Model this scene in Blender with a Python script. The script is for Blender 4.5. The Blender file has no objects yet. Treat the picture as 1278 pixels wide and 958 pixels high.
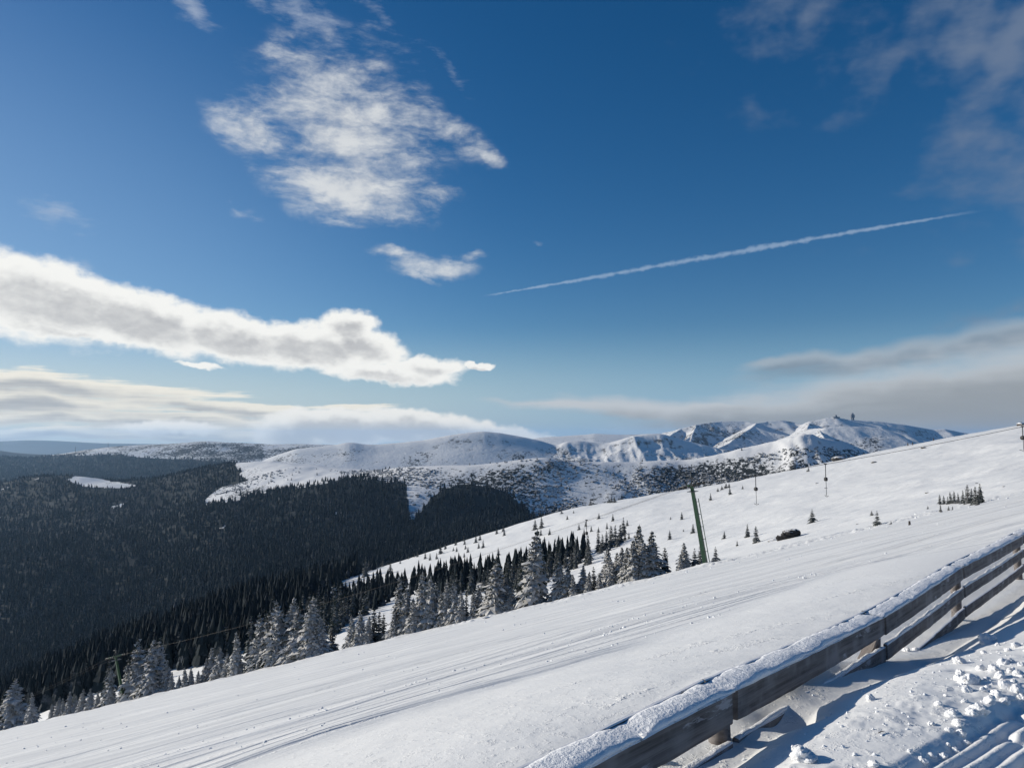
import bpy, math, random
import numpy as np
from mathutils import Vector, Matrix

random.seed(7)
RS = np.random.RandomState(11)
sc = bpy.context.scene
COL = sc.collection
F = 912.0; PXC = 639.0; PYC = 479.0
PITCH = math.atan((545.0 - PYC) / F)
CP, SP = math.cos(PITCH), math.sin(PITCH)

def ray(px, py):
    """direction per unit of forward distance: x = kx*y, z = kz*y"""
    a = (PYC - np.asarray(py, float)) / F
    X = (np.asarray(px, float) - PXC) / F
    Y = CP - a * SP
    Z = SP + a * CP
    return X / Y, Z / Y
def KX(px): return (np.asarray(px, float) - PXC) / F * 1.0
def KZ(py):
    return ray(PXC, py)[1]

# ------------------------------------------------------------------ noise
_T = np.random.RandomState(5).rand(256, 256)
def vnoise(x, y):
    xi = np.floor(x).astype(int); yi = np.floor(y).astype(int)
    fx = x - xi; fy = y - yi
    fx = fx * fx * fx * (fx * (fx * 6 - 15) + 10); fy = fy * fy * fy * (fy * (fy * 6 - 15) + 10)
    a = _T[xi & 255, yi & 255]; b = _T[(xi + 1) & 255, yi & 255]
    c = _T[xi & 255, (yi + 1) & 255]; d = _T[(xi + 1) & 255, (yi + 1) & 255]
    return (a + (b - a) * fx) * (1 - fy) + (c + (d - c) * fx) * fy
def fbm(x, y, s, oct=4, gain=.5):
    """noise in -1..1, feature size s"""
    v = 0; amp = 1; tot = 0; q = 1.0 / s
    for o in range(oct):
        v = v + amp * (vnoise(x * q + 17.3 * o, y * q - 9.1 * o) * 2 - 1)
        tot += amp; amp *= gain; q *= 2.03
    return v / tot
def ridged(x, y, s, oct=4):
    v = 0; amp = 1; tot = 0; q = 1.0 / s
    for o in range(oct):
        v = v + amp * (1 - 2 * np.abs(vnoise(x * q + 31.3 * o, y * q + 5.1 * o) * 2 - 1))
        tot += amp; amp *= .5; q *= 2.1
    return v / tot
def sstep(a, b, x):
    t = np.clip((x - a) / (b - a), 0, 1)
    return t * t * (3 - 2 * t)

# ------------------------------------------------------------------ object helpers
def tag(o, label=None, cat=None, group=None, kind=None):
    if label: o['label'] = label
    if cat: o['category'] = cat
    if group: o['group'] = group
    if kind: o['kind'] = kind
    return o
def mesh_np(name, V, Fq, mat, smooth=True, attrs=None):
    """V (n,3) float, Fq list of arrays (m,k)"""
    me = bpy.data.meshes.new(name)
    V = np.asarray(V, np.float32)
    if not isinstance(Fq, (list, tuple)): Fq = [Fq]
    Fq = [np.asarray(f, np.int32) for f in Fq if len(f)]
    me.vertices.add(len(V)); me.vertices.foreach_set('co', V.ravel())
    loops = np.concatenate([f.ravel() for f in Fq])
    tot = np.concatenate([np.full(len(f), f.shape[1], np.int32) for f in Fq])
    st = np.concatenate([[0], np.cumsum(tot)[:-1]]).astype(np.int32)
    me.loops.add(len(loops)); me.loops.foreach_set('vertex_index', loops)
    me.polygons.add(len(tot)); me.polygons.foreach_set('loop_start', st); me.polygons.foreach_set('loop_total', tot)
    if attrs:
        for k, a in attrs.items():
            at = me.attributes.new(k, 'FLOAT', 'POINT'); at.data.foreach_set('value', np.asarray(a, np.float32).ravel())
    me.update(calc_edges=True)
    me.polygons.foreach_set('use_smooth', np.full(len(tot), smooth))
    if mat: me.materials.append(mat)
    return me
def link(name, me, parent=None, loc=(0, 0, 0), rot=(0, 0, 0), scale=(1, 1, 1)):
    o = bpy.data.objects.new(name, me); COL.objects.link(o)
    o.location = loc; o.rotation_euler = rot; o.scale = scale
    if parent: o.parent = parent
    return o
def empty(name, loc=(0, 0, 0), rot=(0, 0, 0), scale=(1, 1, 1)):
    return link(name, None, None, loc, rot, scale)

class MB:
    def __init__(s): s.v = []; s.f3 = []; s.f4 = []; s.n = 0
    def add(s, V, F3=(), F4=()):
        V = np.asarray(V, float); s.v.append(V)
        if len(F3): s.f3.append(np.asarray(F3) + s.n)
        if len(F4): s.f4.append(np.asarray(F4) + s.n)
        s.n += len(V)
    def box(s, c, size, M=None, bev=0.0):
        x, y, z = [a / 2 for a in size]
        V = np.array([(i * x, j * y, k * z) for i in (-1, 1) for j in (-1, 1) for k in (-1, 1)])
        if M is not None: V = V @ np.array(M).T
        V = V + np.array(c)
        s.add(V, F4=[(0, 1, 3, 2), (4, 6, 7, 5), (0, 4, 5, 1), (2, 3, 7, 6), (0, 2, 6, 4), (1, 5, 7, 3)])
    def tube(s, pts, rads, n=8, cap=True):
        pts = [np.array(p, float) for p in pts]
        if np.isscalar(rads): rads = [rads] * len(pts)
        rings = []
        for i, p in enumerate(pts):
            d = pts[min(i + 1, len(pts) - 1)] - pts[max(i - 1, 0)]
            d = d / (np.linalg.norm(d) + 1e-9)
            a = np.cross(d, [0, 0, 1.0]) if abs(d[2]) < .95 else np.cross(d, [0, 1.0, 0])
            a /= np.linalg.norm(a); b = np.cross(a, d)
            t = np.arange(n) / n * 2 * math.pi
            rings.append(p + rads[i] * (np.cos(t)[:, None] * a + np.sin(t)[:, None] * b))
        V = np.concatenate(rings); f = []
        for i in range(len(pts) - 1):
            for j in range(n):
                f.append((i * n + j, i * n + (j + 1) % n, (i + 1) * n + (j + 1) % n, (i + 1) * n + j))
        f3 = []
        if cap:
            V = np.concatenate([V, [pts[0]], [pts[-1]]]); m = len(V)
            for j in range(n):
                f3.append((m - 2, (j + 1) % n, j)); f3.append((m - 1, (len(pts) - 1) * n + j, (len(pts) - 1) * n + (j + 1) % n))
        s.add(V, f3, f)
    def mesh(s, name, mat, smooth=True):
        fs = []
        if s.f3: fs.append(np.concatenate(s.f3))
        if s.f4: fs.append(np.concatenate(s.f4))
        return mesh_np(name, np.concatenate(s.v), fs, mat, smooth)

# ------------------------------------------------------------------ materials
def newmat(name):
    m = bpy.data.materials.new(name); m.use_nodes = True
    nt = m.node_tree; nt.nodes.clear()
    out = nt.nodes.new('ShaderNodeOutputMaterial'); b = nt.nodes.new('ShaderNodeBsdfPrincipled')
    nt.links.new(b.outputs[0], out.inputs[0])
    return m, nt, b
class G:
    """tiny node-graph helper"""
    def __init__(s, nt): s.nt = nt; s.N = nt.nodes; s.L = nt.links
    def put(s, sock, v):
        if hasattr(v, 'is_linked') or isinstance(v, bpy.types.NodeSocket): s.L.new(v, sock)
        else: sock.default_value = v
    def m(s, op, a, b=0.0, c=0.0, clamp=False):
        n = s.N.new('ShaderNodeMath'); n.operation = op; n.use_clamp = clamp
        s.put(n.inputs[0], a); s.put(n.inputs[1], b); s.put(n.inputs[2], c); return n.outputs[0]
    def vm(s, op, a, b=None, scale=None):
        n = s.N.new('ShaderNodeVectorMath'); n.operation = op
        s.put(n.inputs[0], a)
        if b is not None: s.put(n.inputs[1], b)
        if scale is not None: s.put(n.inputs['Scale'], scale)
        return n.outputs['Value'] if op in ('LENGTH', 'DOT_PRODUCT', 'DISTANCE') else n.outputs[0]
    def noise(s, vec, scale=1.0, detail=4.0, rough=.5, dist=0.0, dim='3D'):
        n = s.N.new('ShaderNodeTexNoise'); n.noise_dimensions = dim
        if vec is not None: s.L.new(vec, n.inputs['Vector'])
        n.inputs['Scale'].default_value = scale; n.inputs['Detail'].default_value = detail
        n.inputs['Roughness'].default_value = rough; n.inputs['Distortion'].default_value = dist
        return n.outputs[0]
    def ramp(s, v, a, b, lo=0.0, hi=1.0, smooth=True):
        n = s.N.new('ShaderNodeMapRange'); n.interpolation_type = 'SMOOTHSTEP' if smooth else 'LINEAR'
        s.put(n.inputs['Value'], v); s.put(n.inputs['From Min'], a); s.put(n.inputs['From Max'], b)
        s.put(n.inputs['To Min'], lo); s.put(n.inputs['To Max'], hi); return n.outputs[0]
    def mix(s, f, a, b, typ='MIX'):
        n = s.N.new('ShaderNodeMix'); n.data_type = 'RGBA'; n.blend_type = typ
        s.put(n.inputs[0], f); s.put(n.inputs[6], a); s.put(n.inputs[7], b); return n.outputs[2]
    def mapping(s, vec, loc=(0, 0, 0), rot=(0, 0, 0), scale=(1, 1, 1), typ='POINT'):
        n = s.N.new('ShaderNodeMapping'); n.vector_type = typ
        s.L.new(vec, n.inputs[0]); n.inputs[1].default_value = loc; n.inputs[2].default_value = rot; n.inputs[3].default_value = scale
        return n.outputs[0]
    def attr(s, name):
        n = s.N.new('ShaderNodeAttribute'); n.attribute_name = name; return n.outputs['Fac']
    def pos(s): return s.N.new('ShaderNodeNewGeometry').outputs['Position']
    def nz(s):
        g = s.N.new('ShaderNodeNewGeometry'); x = s.N.new('ShaderNodeSeparateXYZ'); s.L.new(g.outputs['Normal'], x.inputs[0]); return x.outputs[2]
    def objco(s): return s.N.new('ShaderNodeTexCoord').outputs['Object']
    def sep(s, v):
        x = s.N.new('ShaderNodeSeparateXYZ'); s.L.new(v, x.inputs[0]); return x.outputs
    def comb(s, x, y, z):
        n = s.N.new('ShaderNodeCombineXYZ'); s.put(n.inputs[0], x); s.put(n.inputs[1], y); s.put(n.inputs[2], z); return n.outputs[0]
    def bump(s, h, dist=.1, strength=1.0, normal=None):
        n = s.N.new('ShaderNodeBump'); n.inputs['Strength'].default_value = strength; n.inputs['Distance'].default_value = dist
        s.L.new(h, n.inputs['Height'])
        if normal is not None: s.L.new(normal, n.inputs['Normal'])
        return n.outputs[0]

SNOW = (.80, .80, .80, 1)
def mat_plain(name, col, rough=.7, metal=0.0, var=.25, scale=4.0, bump=0.0):
    m, nt, b = newmat(name); g = G(nt)
    n = g.noise(g.objco(), scale, 5, .6)
    c2 = tuple(x * (1 - var) for x in col[:3]) + (1,); c1 = tuple(min(1, x * (1 + var)) for x in col[:3]) + (1,)
    nt.links.new(g.mix(n, c2, c1), b.inputs['Base Color'])
    b.inputs['Roughness'].default_value = rough; b.inputs['Metallic'].default_value = metal
    if bump: nt.links.new(g.bump(n, bump), b.inputs['Normal'])
    return m

def mat_piste():
    m, nt, b = newmat('groomed_snow'); g = G(nt)
    P = g.pos(); q = g.attr('groom'); gm = g.attr('groomed'); xx = g.sep(P)
    along = g.m('MULTIPLY', xx[0], .06)
    # grooming lines: noise across the piste, almost constant along it
    v1 = g.comb(g.m('MULTIPLY', q, 1.0), along, 0.0)
    l1 = g.noise(v1, 1.1, 5, .62)
    l2 = g.noise(g.comb(g.m('MULTIPLY', q, 5.5), g.m('MULTIPLY', along, 2.0), 3.0), 1.0, 4, .6)
    gr = g.m('ADD', g.m('MULTIPLY', l1, .45), g.m('MULTIPLY', l2, .13))
    gr = g.m('MULTIPLY', gr, gm)
    fine = g.noise(P, 38, 3, .6); med = g.noise(P, 5, 5, .6); big = g.noise(P, .35, 4, .55)
    wind = g.noise(g.mapping(P, rot=(0, 0, .5), scale=(.12, .5, .5)), 1.0, 5, .55)
    h = g.m('ADD', gr, g.m('MULTIPLY', fine, .0035))
    h = g.m('ADD', h, g.m('MULTIPLY', med, .010))
    h = g.m('ADD', h, g.m('MULTIPLY', big, .05))
    h = g.m('ADD', h, g.m('MULTIPLY', g.m('MULTIPLY', wind, .9), g.attr('wild')))
    # broken crumbs in streaks
    cr = g.noise(P, 7.0, 4, .7)
    st = g.ramp(g.noise(g.comb(g.m('MULTIPLY', q, .8), g.m('MULTIPLY', along, 3.0), 7.0), 1.0, 3, .6), .56, .66)
    h = g.m('ADD', h, g.m('MULTIPLY', g.m('MULTIPLY', g.ramp(cr, .5, .75), st), .05))
    h = g.m('ADD', h, g.m('MULTIPLY', g.m('MULTIPLY', g.ramp(g.noise(P, 11, 5, .7), .5, .8), g.m('SUBTRACT', 1.0, gm)), .012))
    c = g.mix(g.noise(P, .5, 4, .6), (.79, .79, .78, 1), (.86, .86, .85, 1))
    c = g.mix(gm, c, g.mix(g.ramp(l1, .34, .66), (.66, .67, .68, 1), (.85, .85, .84, 1)))  # groove micro-shadowing and groomed snow's own tone, both put into the albedo
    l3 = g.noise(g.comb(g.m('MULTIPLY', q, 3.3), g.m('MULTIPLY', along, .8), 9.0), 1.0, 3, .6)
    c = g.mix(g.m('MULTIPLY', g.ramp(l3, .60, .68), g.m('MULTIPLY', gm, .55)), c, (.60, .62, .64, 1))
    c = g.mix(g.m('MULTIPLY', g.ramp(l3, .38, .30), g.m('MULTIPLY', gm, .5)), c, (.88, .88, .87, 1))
    nt.links.new(g.bump(h, 1.0, .6), b.inputs['Normal'])
    nt.links.new(c, b.inputs['Base Color'])
    b.inputs['Roughness'].default_value = .55; b.inputs['Specular IOR Level'].default_value = .35
    return m

def mat_hill(name, dark, rockcol, dark_amt, size, rock_nz=.8, bumpd=2.0, shrub=.0, shrub_size=8.0):
    """snow hill with rock on steep ground, dwarf-pine speckle and an optional forest attribute"""
    m, nt, b = newmat(name); g = G(nt)
    P = g.pos(); nz = g.nz()
    n1 = g.noise(P, 1.0 / size, 8, .68); n2 = g.noise(P, 1.0 / (size * 5), 4, .55)
    sh = g.noise(P, 1.0 / shrub_size, 5, .72)
    fr = g.attr('forest'); sp = g.attr('shrub')
    rock = g.ramp(g.m('ADD', nz, g.m('MULTIPLY', g.m('SUBTRACT', n1, .5), .55)), rock_nz, rock_nz - .10)
    thr = g.m('SUBTRACT', .66, g.m('MULTIPLY', sp, .22))
    thr = g.m('ADD', thr, g.m('MULTIPLY', g.m('SUBTRACT', n2, .5), .75))
    spk = g.m('MULTIPLY', g.ramp(sh, thr, g.m('ADD', thr, .05)), g.ramp(sp, 0.0, .1))
    c = g.mix(rock, SNOW, rockcol)
    c = g.mix(spk, c, dark)
    fo = g.ramp(g.m('ADD', fr, g.m('MULTIPLY', g.m('SUBTRACT', sh, .5), .9)), .35, .55)
    c = g.mix(fo, c, g.mix(sh, (.012, .018, .02, 1), (.05, .055, .055, 1)))
    nt.links.new(c, b.inputs['Base Color'])
    h = g.m('ADD', n1, g.m('MULTIPLY', sh, .3))
    nt.links.new(g.bump(h, bumpd, .7), b.inputs['Normal'])
    b.inputs['Roughness'].default_value = .8; b.inputs['Specular IOR Level'].default_value = .1
    return m

def mat_tree(name, frost, thr, green=(.018, .03, .02, 1), scale=.5, frostc=(.62, .62, .65, 1), base=0.0):
    m, nt, b = newmat(name); g = G(nt)
    n = g.noise(g.pos(), 1.0 / scale, 4, .7)
    n2 = g.noise(g.pos(), 1.0 / (scale * 12), 2, .5)
    s = g.m('ADD', g.nz(), g.m('MULTIPLY', g.m('SUBTRACT', n, .5), 1.8))
    s = g.m('ADD', s, g.m('MULTIPLY', g.m('SUBTRACT', n2, .5), .8))
    f = g.m('ADD', g.m('MULTIPLY', g.ramp(s, thr, thr + .35), frost), base, clamp=True)
    nt.links.new(g.mix(f, green, frostc), b.inputs['Base Color'])
    b.inputs['Roughness'].default_value = .85; b.inputs['Specular IOR Level'].default_value = .08
    return m

def mat_wood(name='weathered_wood'):
    m, nt, b = newmat(name); g = G(nt)
    o = g.objco()
    gr = g.noise(g.mapping(o, scale=(.7, 22, 22)), 1.0, 6, .65, .4)
    bl = g.noise(o, 3.0, 4, .6)
    c = g.mix(g.ramp(gr, .3, .72), (.05, .042, .040, 1), (.23, .205, .195, 1))
    c = g.mix(g.ramp(bl, .45, .75), c, (.23, .215, .21, 1))
    fr = g.m('ADD', g.nz(), g.m('MULTIPLY', g.m('SUBTRACT', g.noise(o, 14, 5, .7), .5), 1.3))
    c = g.mix(g.ramp(fr, .40, .7), c, (.75, .76, .79, 1))
    spot = g.noise(g.mapping(o, scale=(2, 9, 9)), 1.0, 5, .75)
    c = g.mix(g.ramp(spot, .60, .68, 0, .55), c, (.5, .5, .53, 1))
    nt.links.new(c, b.inputs['Base Color'])
    nt.links.new(g.bump(gr, .006), b.inputs['Normal'])
    b.inputs['Roughness'].default_value = .85
    return m
def mat_lump(name='crusty_snow'):
    m, nt, b = newmat(name); g = G(nt)
    P = g.pos()
    h = g.m('ADD', g.m('MULTIPLY', g.noise(P, 28, 4, .65), .02), g.m('MULTIPLY', g.noise(P, 90, 2, .6), .004))
    nt.links.new(g.bump(h, 1.0, .8), b.inputs['Normal'])
    b.inputs['Base Color'].default_value = (.84, .85, .87, 1); b.inputs['Roughness'].default_value = .6
    return m

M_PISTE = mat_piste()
M_VALLEY = mat_hill('valley_hillside_snow', (.03, .035, .035, 1), (.12, .11, .105, 1), 1, 30, .70, 1.5, shrub_size=7)
M_MOUNT = mat_hill('mountain_snow_and_rock', (.05, .05, .05, 1), (.11, .10, .095, 1), 1, 40, .86, 5.0, shrub_size=14)
M_FAR = mat_plain('distant_hill_cover', (.06, .07, .08), .9, scale=.002)
M_FROST = mat_tree('frosted_spruce_needles', .78, .12, scale=.45, frostc=(.70, .68, .66, 1), green=(.02, .028, .018, 1))
M_FROSTL = mat_tree('heavily_frosted_needles', .8, -.02, scale=.45, frostc=(.68, .66, .64, 1), base=.04)
M_DARK = mat_tree('dusted_spruce_needles', .45, .35, scale=.5, frostc=(.40, .40, .42, 1))
M_FOREST = mat_tree('forest_needles', .42, .30, green=(.009, .016, .021, 1), scale=3.0, frostc=(.15, .165, .19, 1))
M_SHRUB = mat_tree('dwarf_pine_needles', .7, .1, green=(.02, .028, .03, 1), scale=3.0, frostc=(.5, .5, .52, 1))
M_BARK = mat_plain('spruce_bark', (.07, .05, .04), .9, scale=12)
M_WOOD = mat_wood()
M_LUMP = mat_lump()
M_GREEN = mat_plain('green_painted_steel', (.018, .065, .028), .5, .0, .35, 6)
M_STEEL = mat_plain('dark_galvanised_steel', (.06, .065, .07), .5, .6, .3, 8)
M_ROPE = mat_plain('steel_rope', (.035, .03, .028), .6, .3, .3, 3)
M_BLACK = mat_plain('black_rubber_plastic', (.02, .02, .022), .6, 0, .2, 9)
M_ROCK = mat_hill('boulder_rock_and_snow', (.05, .05, .05, 1), (.055, .052, .05, 1), 1, .8, .72, .12, shrub_size=.4)
M_BOULDER = mat_hill('dark_boulder', (.05, .05, .05, 1), (.035, .034, .034, 1), 1, .8, .93, .12, shrub_size=.4)
M_HUT = mat_plain('dark_boarding', (.06, .05, .045), .8, 0, .3, 3)
M_CONC = mat_plain('rimed_concrete', (.16, .17, .19), .8, 0, .4, .3)

# ------------------------------------------------------------------ near terrain
UA = np.array([.86, -.51]); VA = np.array([.51, .86]); V_EDGE = 94.0
FP = [(-5.4, -2.4, -1.50), (-3.25, -.25, -1.42), (-1.02, 1.95, -1.37), (1.10, 4.02, -1.325), (3.27, 6.75, -1.60), (5.80, 9.72, -1.68), (9.2, 13.5, -1.78), (12.2, 17.0, -1.9), (15.0, 20.5, -2.05)]
FD = np.array([.655, .7556])                       # fence direction, FN points to the camera side
FN = np.array([.7556, -.655])
FO = np.array([1.25, 4.05])
_ft = [float(np.dot(np.array(p[:2]) - FO, FD)) for p in FP]
_ftop = [p[2] for p in FP]
# snow level along the fence
_fg_t = [-8, -4, 0, 1.5, 3.48, 5.0, 7.4, 12.5, 20]
_fg_z = [-1.60, -1.57, -1.52, -1.64, -1.97, -2.12, -2.32, -2.50, -2.7]

def planez(x, y):
    u = UA[0] * x + UA[1] * y; v = VA[0] * x + VA[1] * y
    return .317 * u - .065 * v - 1.7
def groomcoord(x, y):
    r = .95 * np.exp(-np.clip(y - 6, 0, 400) / 14.0) - .25 * sstep(15, 90, y)
    return y - r * x
def near_z(x, y, detail=True):
    z = planez(x, y)
    dx = x - FO[0]; dy = y - FO[1]
    t = dx * FD[0] + dy * FD[1]; s = dx * FN[0] + dy * FN[1]
    tw = t + .25 * fbm(x, y, 2.0, 2)
    zb = np.interp(np.clip(tw, -8, 20), _fg_t, _fg_z)
    # smooth the table a little
    zb = (zb + np.interp(np.clip(tw - .8, -8, 20), _fg_t, _fg_z) + np.interp(np.clip(tw + .8, -8, 20), _fg_t, _fg_z)) / 3
    pl = np.maximum(-1.37 - .012 * np.clip(t, 0, 12), zb + .08); sp_ = np.clip(s - .12, 0, 9)
    zr = zb + (pl - zb) * (1 - np.exp(-.42 * sp_ / (pl - zb)))
    wl = np.exp(np.minimum(s + .3, 0) / 4.2)
    drift = -.09 * np.exp(-((s + .35) / .5) ** 2) + (-.03) * np.exp(-((s - .15) / .2) ** 2) + .16 * np.exp(-((s + .45) / .28) ** 2) * np.exp(-((t - 1.6) / 1.0) ** 2)
    zl = z + (zb - z) * wl
    zz = np.where(s > 0, zr, zl) + drift
    far = sstep(14, 26, t)
    zz = zz * (1 - far) + z * far
    # soft joints on the right bank
    near = 1 - sstep(12, 22, np.hypot(x, y))
    zz = np.where(s < -14, zz, zz)
    zz = zz + near * (.022 * fbm(x, y, 1.3, 3) + .005 * fbm(x, y, .25, 3)) * sstep(-9, -1, s)
    gm = sstep(-3.5 , -5.4, s + .5 * fbm(x, y, 3, 3)) + far
    gm = np.clip(gm, 0, 1)
    if detail:
        q = groomcoord(x, y)
        u = UA[0] * x + UA[1] * y; v = VA[0] * x + VA[1] * y
        zz = zz + gm * (.05 * fbm(q * 1.0, u * .03, 2.2, 4, .6) + .12 * fbm(x, y, 9, 2))
        # rough, broken snow toward the piste edge
        e = np.exp(-((v - 88) / 5.0) ** 2)
        zz = zz + e * .55 * np.maximum(0, fbm(x, y, 1.5, 4, .65) - .05) 
        zz = zz + .35 * np.exp(-((v - 92.5) / 1.6) ** 2) * (.6 + .7 * fbm(x, y, 5, 3))
        # ski run marks
        for (q0, a, b, c) in [(9.6, .3, 11, 0), (12.7, .5, 17, 2), (16.2, .7, 13, 4), (21.5, .8, 21, 1), (10.6, .25, 9, 3), (13.1, .5, 17, 2), (14.6, .4, 25, 1), (18.2, .6, 30, 3), (18.8, .6, 30, 3), (24.5, 1.0, 28, 5), (28, 1.2, 33, 2), (29, 1.2, 33, 2), (34, 1.5, 40, 0), (42, 1.5, 35, 1), (52, 2, 45, 3), (54, 2, 45, 3)]:
            sc_ = max(1.0, q0 / 14.0); d = (q - q0 - a * np.sin(u / b + c)) / sc_
            zz = zz - gm * .035 * sc_ * np.exp(-(d / .12) ** 2) + gm * .022 * sc_ * np.exp(-((d - .22) / .12) ** 2)
        # snow-cat lane, lower right
        L0 = np.array([2.15, 3.67]); LD = np.array([.78, .63]); LN = np.array([.63, -.78])
        cc = (x - L0[0]) * LN[0] + (y - L0[1]) * LN[1] + .012 * fbm(x, y, .5, 2)
        lw = sstep(.0, .07, cc) * sstep(14, 10, np.hypot(x, y))
        rib = np.cos(2 * math.pi * cc / .085)
        zz = zz - lw * (.035 + .011 * rib * (1 - .5 * sstep(.35, .6, cc)) - .02 * sstep(.3, .6, cc) * fbm(x, y, .05, 3))
        # churned, lumpy zone beside it
        ch = .45 * np.exp(-((cc + .25) / .26) ** 2) * sstep(1.5, 2.6, y) * sstep(9, 6, y)
        zz = zz + ch * (.045 * np.maximum(0, fbm(x, y, .14, 3, .6)) + .03 * fbm(x, y, .4, 2))
        # pits and prints by the fence
        for (hx, hy, r, dp) in ((1.62, 4.35, .2, .07), (2.35, 3.6, .05, .04), (2.6, 3.9, .06, .05), (2.2, 3.25, .06, .04), (3.0, 5.0, .07, .04), (4.1, 6.1, .10, .06), (2.9, 5.7, .12, .03), (3.7, 6.7, .12, .04), (2.55, 3.45, .05, .03)):
            zz = zz - dp * np.exp(-((x - hx) ** 2 + (y - hy) ** 2) / r ** 2)
    return zz, gm

# table beyond the piste edge: (px, [(y, py) ...])
TAB = [
 (-800, [(240, 960), (330, 1010), (460, 1010), (560, 1020), (900, 1060), (1400, 1060)]),
 (-300, [(240, 960), (330, 985), (460, 985), (560, 1000), (900, 1040), (1400, 1040)]),
 (0,   [(212, 922), (290, 905), (400, 880), (480, 872), (800, 935), (1200, 930)]),
 (150, [(185, 882), (255, 846), (350, 818), (430, 806), (700, 880), (1200, 900)]),
 (320, [(158, 848), (215, 812), (310, 770), (400, 748), (650, 830), (1200, 850)]),
 (430, [(145, 816), (200, 782), (310, 742), (430, 724), (620, 790), (1200, 820)]),
 (560, [(130, 783), (195, 748), (300, 712), (440, 681), (620, 740), (1200, 780)]),
 (640, [(122, 766), (185, 736), (290, 690), (450, 654), (620, 700), (1200, 750)]),
 (700, [(118, 749), (175, 722), (270, 682), (450, 636), (620, 680), (1200, 730)]),
 (780, [(112, 728), (165, 702), (255, 660), (440, 622), (620, 664), (1200, 730)]),
 (850, [(106, 708), (155, 688), (245, 648), (410, 613), (600, 660), (1200, 730)]),
 (1000,[(96, 670), (140, 650), (220, 618), (350, 585), (560, 625), (1200, 720)]),
 (1130,[(91, 640), (133, 620), (205, 589), (330, 556), (560, 600), (1200, 700)]),
 (1278,[(86, 610), (125, 588), (190, 559), (310, 528), (560, 570), (1200, 700)]),
 (1500,[(86, 570), (125, 548), (190, 520), (310, 488), (560, 540), (1200, 680)]),
 (2200,[(86, 470), (125, 440), (190, 410), (310, 380), (560, 450), (1200, 600)]),
]
class Tab:
    def __init__(s, tab, step=3.0, sig=25.0, sigc=None):
        cols = np.array([c[0] for c in tab], float); n = len(tab[0][1])
        s.px = np.arange(cols[0], cols[-1] + step, step)
        Y = np.stack([np.interp(s.px, cols, [math.log(c[1][i][0]) for c in tab]) for i in range(n)])
        Kz = np.stack([np.interp(s.px, cols, [float(KZ(c[1][i][1])) for c in tab]) for i in range(n)])
        def sm(A, sg):
            r = int(sg * 3 / step) + 1; k = np.exp(-.5 * (np.arange(-r, r + 1) * step / sg) ** 2); k /= k.sum()
            return np.stack([np.convolve(np.pad(a, r, mode='edge'), k, 'valid') for a in A])
        s.Y = sm(Y, sig); s.K = sm(Kz, sigc or sig); s.step = step
    def cols(s, px):
        f = np.clip((px - s.px[0]) / s.step, 0, len(s.px) - 1.001); i = f.astype(int); t = f - i
        return s.Y[:, i] * (1 - t) + s.Y[:, i + 1] * t, s.K[:, i] * (1 - t) + s.K[:, i + 1] * t
def hermite(Y, K, ly):
    """Y,K (n,N) knots; ly (N) -> value; monotone-ish cubic"""
    n = len(Y); d = (K[1:] - K[:-1]) / (Y[1:] - Y[:-1])
    m = np.empty_like(K); m[0] = d[0]; m[-1] = d[-1]
    for i in range(1, n - 1):
        a, b = d[i - 1], d[i]
        m[i] = np.where(a * b > 0, 2 * a * b / (a + b + 1e-12 * np.sign(a + b + 1e-30)), 0)
    out = np.where(ly <= Y[0], K[0], K[-1])
    for i in range(n - 1):
        h = Y[i + 1] - Y[i]; t = np.clip((ly - Y[i]) / h, 0, 1)
        v = (2 * t**3 - 3 * t**2 + 1) * K[i] + (t**3 - 2 * t**2 + t) * h * m[i] + (-2 * t**3 + 3 * t**2) * K[i + 1] + (t**3 - t**2) * h * m[i + 1]
        out = np.where((ly >= Y[i]) & (ly <= Y[i + 1]), v, out)
    return out
T1 = Tab(TAB)
def edge_y(k): return V_EDGE / np.maximum(.25, VA[0] * k + VA[1])
def terrain1(x, y, detail=True):
    """height of the near hill (piste, edge, slope beyond)"""
    x = np.asarray(x, float); y = np.asarray(y, float); shp = x.shape
    x = x.ravel(); y = y.ravel()
    k = x / y; px = PXC + F * k
    zn, gm = near_z(x, y, detail)
    ye = edge_y(k)
    xe = k * ye
    ze = planez(xe, ye)
    Yk, Kk = T1.cols(px)
    Y = np.concatenate([np.log(ye)[None], np.maximum(Yk, np.log(ye) + .08 * (1 + np.arange(len(Yk)))[:, None])]); K = np.concatenate([(ze / ye)[None], Kk])
    zf = hermite(Y, K, np.log(y)) * y
    w = sstep(.995, 1.03, y / ye)
    amp = sstep(1.0, 1.3, y / ye)
    zf = zf + amp * (1.2 * fbm(x, y, 45, 3) + .35 * fbm(x, y, 9, 3) )
    z = zn * (1 - w) + zf * w
    return z.reshape(shp), (gm * (1 - w)).reshape(shp)

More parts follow.
